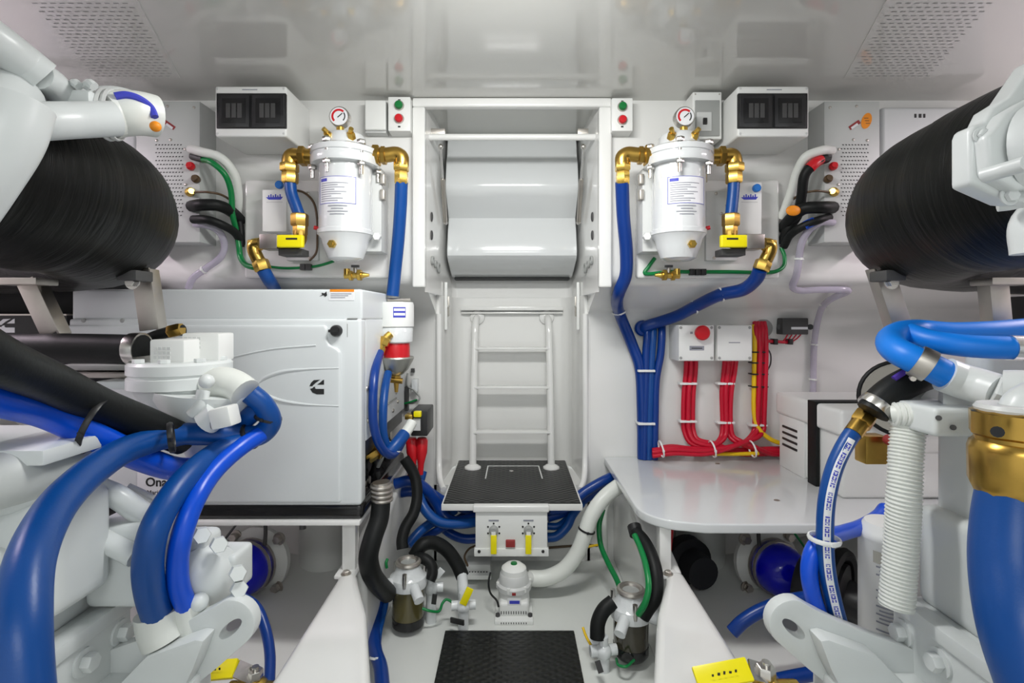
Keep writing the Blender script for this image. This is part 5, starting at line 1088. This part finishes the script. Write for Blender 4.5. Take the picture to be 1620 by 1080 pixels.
# ---- table side turbo
tR = thing('turbocharger', 'white turbo housing with stepped flange over the table side engine', 'turbocharger', P(1580, 340, 0.9))
fl = [P(*p, 0.72) for p in ((1536, 210), (1540, 198), (1560, 192), (1572, 168), (1598, 152), (1640, 90), (1760, 60), (1760, 330), (1600, 318), (1536, 290))]
MB().prism(fl, (0, 0.035, 0)).build('flange', EP, tR, bev=0.007, seg=3)
fl2 = [P(*p, 0.70) for p in ((1562, 214), (1575, 200), (1592, 176), (1618, 160), (1700, 120), (1700, 290), (1610, 300), (1566, 275))]
MB().prism(fl2, (0, 0.03, 0)).build('inner_flange', EP, tR, bev=0.008, seg=3)
MB().lathe(P(1640, 235, 0.71), (0.3, -1, 0), [(0.062, 0), (0.062, 0.03), (0.052, 0.05), (0.045, 0.12), (0, 0.12)], 30).build('turbine_house', EP, tR)
MB().tube([P(1556, 278, 0.69), P(1585, 270, 0.67), P(1625, 258, 0.64)], 0.010, 12).build('oil_pipe', EP, tR)
MB().tube([P(1650, 300, 0.74), P(1605, 318, 0.75), P(1578, 322, 0.76)], 0.012, 12).build('lower_pipe', EP, tR)
MB().tube([P(1700, 310, 0.74), P(1640, 352, 0.76), P(1640, 400, 0.76)], 0.030, 18).build('outlet_bend', EP, tR)
bolt(tR, P(1596, 310, 0.718), (0, -1, 0), 0.009, m=EP)
bolt(tR, P(1552, 215, 0.718), (0, -1, 0), 0.008, m=EP)
# ------------------------------------------------------------------ hoses of the generator side engine
h = hose('coolant_hose', 'large black coolant hose with steel clamp beside the white caps', 'hose', [(-60, 552, 1.20), (40, 551, 1.20), (130, 551, 1.20), (226, 553, 1.20)], 0.035, 'black_rubber', n=18)
clamp(h, (217, 552, 1.20), (1, 0, 0), 0.036, 0.026)
hose('coolant_hose', 'black flexible elbow behind the steel bracket over the pump', 'hose', [(225, 540, 1.28), (250, 530, 1.28), (272, 524, 1.28), (290, 522, 1.28)], 0.014, 'black_rubber')
MB().hexa(P(268, 525, 1.275), P(288, 520, 1.275), 0.017).build('hose_union', 'brass_dark', None, 'small brass union on the black flexible elbow above the pump', 'union')
h = hose('coolant_hose', 'thick black hose slanting down from the picture edge to the blue hoses', 'hose', [(-120, 500, 0.62), (0, 570, 0.74), (80, 605, 0.86), (160, 643, 0.98), (235, 672, 1.08), (290, 695, 1.16)], 0.034, 'black_rubber', n=18)
h2 = hose('coolant_hose', 'bright blue hose slanting below the thick black hose', 'hose', [(-120, 600, 0.70), (0, 633, 0.80), (80, 656, 0.90), (160, 695, 0.98), (230, 727, 1.07), (285, 742, 1.16), (330, 740, 1.2)], 0.026, 'blue_hose_bright', n=16)
tie(h, P(150, 672, 0.955), (0.85, 0.3, -0.35), 0.049, 'black_plastic', 0.0035, world=True)
h3 = hose('coolant_hose', 'foreground blue hose arching up from the bottom corner to the white elbow', 'hose', [(48, 1180, 0.55), (38, 1080, 0.56), (36, 990, 0.58), (46, 893, 0.63), (90, 800, 0.74), (155, 738, 0.88), (215, 705, 1.02), (290, 687, 1.14), (370, 688, 1.20), (410, 688, 1.22), (428, 668, 1.22), (416, 640, 1.2), (396, 622, 1.19)], 0.0268, 'blue_hose', n=22, taper=0.024)
tie(h3, P(271, 692, 1.06), (0.85, 0.5, 0.1), 0.027, 'black_plastic', 0.0035, world=True)
tie(h3, P(395, 690, 1.21), (0.8, 0.1, 0.4), 0.027, 'black_plastic', 0.0035, world=True)
tie(h3, P(424, 660, 1.22), (-0.3, 0.0, -1), 0.027, 'black_plastic', 0.0035, world=True)
h4 = hose('coolant_hose', 'larger of the two upright blue hoses in white spigots', 'hose', [(250, 975, 1.02), (238, 935, 0.99), (234, 890, 0.97), (243, 840, 0.97), (264, 797, 1.0), (298, 753, 1.06), (340, 718, 1.14), (385, 698, 1.2)], 0.0275, 'blue_hose', n=20, taper=0.024)
h5 = hose('coolant_hose', 'slimmer of the two upright blue hoses in white spigots', 'hose', [(298, 965, 1.04), (284, 930, 1.02), (281, 890, 1.01), (289, 843, 1.01), (308, 792, 1.04), (338, 746, 1.1), (380, 708, 1.17), (420, 682, 1.22)], 0.0198, 'blue_hose_bright', n=18)
hose('coolant_hose', 'blue hose stub bending from the tied bundle to the sensor plug', 'hose', [(365, 690, 1.24), (380, 672, 1.23), (398, 655, 1.22), (412, 645, 1.22)], 0.022, 'blue_hose', n=16)
# ------------------------------------------------------------------ hoses and fittings of the table side engine
h = hose('silicone_hose', 'pale blue looped hose with steel sleeve meeting the white elbow', 'hose', [(1760, 515, 1.12), (1640, 521, 1.12), (1560, 527, 1.12), (1500, 528, 1.13), (1455, 524, 1.14), (1425, 527, 1.11), (1409, 538, 1.07), (1418, 554, 1.01), (1445, 568, 0.975), (1475, 582, 0.96), (1512, 601, 0.955)], 0.0262, 'blue_hose_silicone', n=20)
clamp(h, (1460, 575, 0.968), P(1475, 582, 0.96)-P(1445, 568, 0.975), 0.0290, 0.026, 'steel_dull')
h = hose('silicone_hose', 'pale blue straight hose with chrome end at the picture edge', 'hose', [(1438, 527, 1.10), (1470, 538, 1.06), (1520, 546, 1.02), (1565, 549, 1.0), (1600, 550, 0.99)], 0.0225, 'blue_hose_silicone', n=20)
MB().cyl(P(1596, 550, 0.99), P(1800, 556, 0.97), 0.0245, n=20).build('chrome_end', 'chrome', h)
t = engR
MB().tube([P(1494, 592, 0.957), P(1520, 602, 0.95), P(1550, 611, 0.93), P(1582, 622, 0.90)], 0.0325, 20, 6).build('white_fitting', EP, t)
MB().hexa(P(1570, 618, 0.905), P(1600, 628, 0.89), 0.036).build('union_nut', EP, t)
MB().torus(P(1600, 625, 0.89), (0.9, -0.2, -0.2), 0.031, 0.004, 24, 8).build('seal_ring', 'light_grey', t)
MB().tube([P(1590, 618, 0.89), P(1625, 620, 0.87), P(1700, 650, 0.83)], 0.036, 20).build('pipe_bend', EP, t)
MB().tube([P(1488, 632, 1.0), P(1530, 636, 0.98), P(1600, 640, 0.96)], 0.026, 16).build('pipe_stub', EP, t)
MB().pbox(1480, 646, 1560, 692, 0.93, 1.06).build('junction_block', EP, t, bev=0.010, seg=3)
MB().tube([P(1412, 655, 1.02), P(1440, 655, 1.0), P(1485, 663, 0.97)], 0.018, 14).build('cable_boot', 'white_hose', t)
for i in range(4): MB().torus(P(1415+i*9, 655, 1.018-i*0.007), (1, -0.15, 0), 0.019, 0.005, 16, 8).build('boot_ring', 'white_hose', t)
for x, y in ((1485, 661), (1508, 676)): MB().cyl(P(x, y, 0.931), P(x, y, 0.926), 0.005, n=10).build('block_hole', 'dark_grey', t)
MB().bar(P(1432, 660, 1.08), P(1478, 605, 1.06), 0.04, 0.05, (0, 1, 0)).build('stay', 'grey_panel', t, bev=0.008)
MB().pbox(1560, 556, 1760, 610, 1.06, 1.12).build('rocker_cover', EP, t, bev=0.02, seg=3)
MB().pbox(1370, 690, 1405, 735, 1.16, 1.2).build('brass_flange', 'brass_dark', t, bev=0.004)
MB().lathe(P(1405, 695, 1.15), (-0.2, -1, 0), [(0.012, 0), (0.012, 0.03), (0, 0.03)], 12).build('red_plug', 'red_dull', t)
h = hose('coolant_hose', 'black elbow hose with steel clamp above the brass hose end', 'hose', [(1380, 652, 1.05), (1394, 634, 1.05), (1416, 616, 1.05), (1446, 600, 1.05), (1482, 588, 1.06)], 0.030, 'black_rubber', n=18)
clamp(h, (1386, 643, 1.05), (0.6, 0, 0.6), 0.031, 0.018, 'steel')
MB().tube([P(1414, 599, 1.035), P(1428, 590, 1.035), P(1445, 582, 1.04)], 0.006, 8).build('purple_print', 'purple_tint', h)
hs_ = hose('printed_hose', 'blue hose with a white printed stripe hanging from a brass end', 'hose', [(1360, 672, 1.08), (1342, 695, 1.07), (1322, 735, 1.06), (1309, 785, 1.05), (1305, 845, 1.05), (1308, 900, 1.05), (1318, 950, 1.06), (1332, 1000, 1.08)], 0.0165, 'blue_hose', n=16)
MB().cyl(P(1349, 686, 1.073), P(1368, 660, 1.085), 0.018, n=14).hexa(P(1360, 671, 1.08), P(1372, 655, 1.09), 0.022).build('brass_end', 'brass_dark', hs_)
# printed stripe follows the hose surface facing the aisle
sp_ = spline([P(*p) for p in ((1342, 695, 1.07), (1322, 735, 1.06), (1309, 785, 1.05), (1305, 845, 1.05), (1308, 900, 1.05), (1318, 950, 1.06), (1332, 1000, 1.08))], 8)
sm_ = MB(); vv = []
for i, p in enumerate(sp_):
    T = (sp_[min(i+1, len(sp_)-1)]-sp_[max(i-1, 0)]).normalized(); nn = V((-0.35, -1, 0)); nn = (nn-T*nn.dot(T)).normalized(); sd = T.cross(nn)
    for a in (-0.42, -0.14, 0.14, 0.42): vv.append(p+(nn*math.cos(a)+sd*math.sin(a))*0.0172)
for i in range(len(sp_)-1):
    for j in range(3): sm_.f.append((4*i+j, 4*i+j+1, 4*i+j+5, 4*i+j+4))
sm_.v = vv; sm_.build('white_stripe', 'paper_label', hs_, normals=False)
lt = MB()
for i in range(2, len(sp_)-2, 1):
    p = sp_[i]; T = (sp_[i+1]-sp_[i-1]).normalized(); nn = V((-0.35, -1, 0)); nn = (nn-T*nn.dot(T)).normalized(); sd = T.cross(nn)
    c = p+nn*0.0176; a = 0.004; b_ = 0.0035+0.002*(i % 3)
    if i % 5 == 4: continue
    lt.add([c-sd*a-T*b_*0.5, c+sd*a-T*b_*0.5, c+sd*a-T*b_*0.1, c-sd*a-T*b_*0.1], [(0, 1, 2, 3)]); lt.add([c-sd*a+T*0.001, c-sd*a*0.4+T*0.001, c-sd*a*0.4+T*b_, c-sd*a+T*b_], [(0, 1, 2, 3)]); lt.add([c+sd*a*0.4+T*0.001, c+sd*a+T*0.001, c+sd*a+T*b_, c+sd*a*0.4+T*b_], [(0, 1, 2, 3)])
lt.build('printed_characters', 'blue_print', hs_, normals=False, flat=True)
tie(hs_, P(1304, 852, 1.055), (0.05, 0, 1), 0.027, 'tie_white', 0.003, world=True)
hose('coolant_hose', 'bright blue hose behind the printed hose, bowing down to the seal', 'hose', [(1400, 805, 1.28), (1392, 815, 1.26), (1365, 832, 1.2), (1335, 842, 1.15), (1310, 850, 1.10), (1288, 868, 1.07), (1280, 900, 1.06), (1288, 950, 1.06), (1310, 1000, 1.08)], 0.0165, 'blue_hose_bright', n=16)
# corrugated white conduit
t = thing('corrugated_conduit', 'white corrugated conduit standing beside the oil filter', 'conduit', P(1428, 955, 1.0))
sp_ = [P(1437, 664, 1.02), P(1433, 720, 1.01), P(1430, 780, 1.0), P(1427, 840, 1.0), P(1423, 900, 0.995), P(1418, 960, 0.99)]
pts = spline(sp_, 60)
MB().tube(pts, lambda t: 0.0285+0.0018*math.sin(t*300*2*PI/6), 20, sm=False).build('tube', 'white_hose', t)
# oil filter
t = thing('oil_filter', 'white spin-on oil filter with blue printed text beside the conduit', 'oil filter', P(1405, 1015, 1.16))
Yo = 1.16; X0 = P(1408, 0, Yo).x; zz = lambda y: P(0, y, Yo).z; r = 0.061
MB().lathe((X0, Yo, 0), (0, 0, 1), [(0.05, zz(1040)), (r, zz(1030)), (r, zz(850)), (r*1.03, zz(848)), (r*1.03, zz(842)), (r*0.96, zz(838)), (r*0.8, zz(826)), (0.02, zz(822)), (0, zz(822))], 36).build('can', 'white_plastic', t)
lt = MB()
for i in range(22):
    z = zz(885+i*6); 
    if i in (4, 9, 15): continue
    lt.patch((X0, Yo), r+0.0006, -1.05+0.1*(i % 2), -0.25-0.12*(i % 3), z-0.0018, z+0.0018, 6)
lt.build('printed_text', 'print_grey', t, normals=False)
MB().patch((X0, Yo), r+0.0007, -1.15, -0.85, zz(880), zz(862), 4).build('yellow_print', 'beige_mat', t, normals=False)
# brass coupling and big blue hose at the picture edge
t = thing('coolant_hose', 'very thick dark blue hose below a large brass coupling', 'hose', P(1600, 1080, 0.70))
MB().tube([P(1612, 760, 0.80), P(1600, 830, 0.79), P(1598, 900, 0.77), P(1615, 1000, 0.73), P(1650, 1100, 0.70), P(1690, 1200, 0.68)], 0.049, 26).build('hose_body', 'blue_hose', t)
b = MB().lathe(P(1606, 652, 0.80), (0.02, 0, -1), [(0.044, -0.006), (0.056, 0.0), (0.056, 0.034), (0.051, 0.038), (0.051, 0.044), (0.057, 0.050), (0.060, 0.060), (0.060, 0.112), (0.055, 0.124), (0.049, 0.126)], 10).build('coupling', 'brass_dark', t)
MB().cyl(P(1578, 683, 0.745), P(1578, 683, 0.735), 0.008, n=12).build('coupling_hole', 'dark_void', t)
MB().tube([P(1612, 655, 0.80), P(1622, 640, 0.80), P(1655, 624, 0.82), P(1710, 616, 0.86), P(1800, 610, 0.88)], 0.028, 20).build('elbow', 'engine_paint', t)
MB().lathe(P(1606, 652, 0.80), (0, 0, 1), [(0.048, 0), (0.050, 0.006), (0.046, 0.012)], 26).build('top_ring', 'light_grey', t)
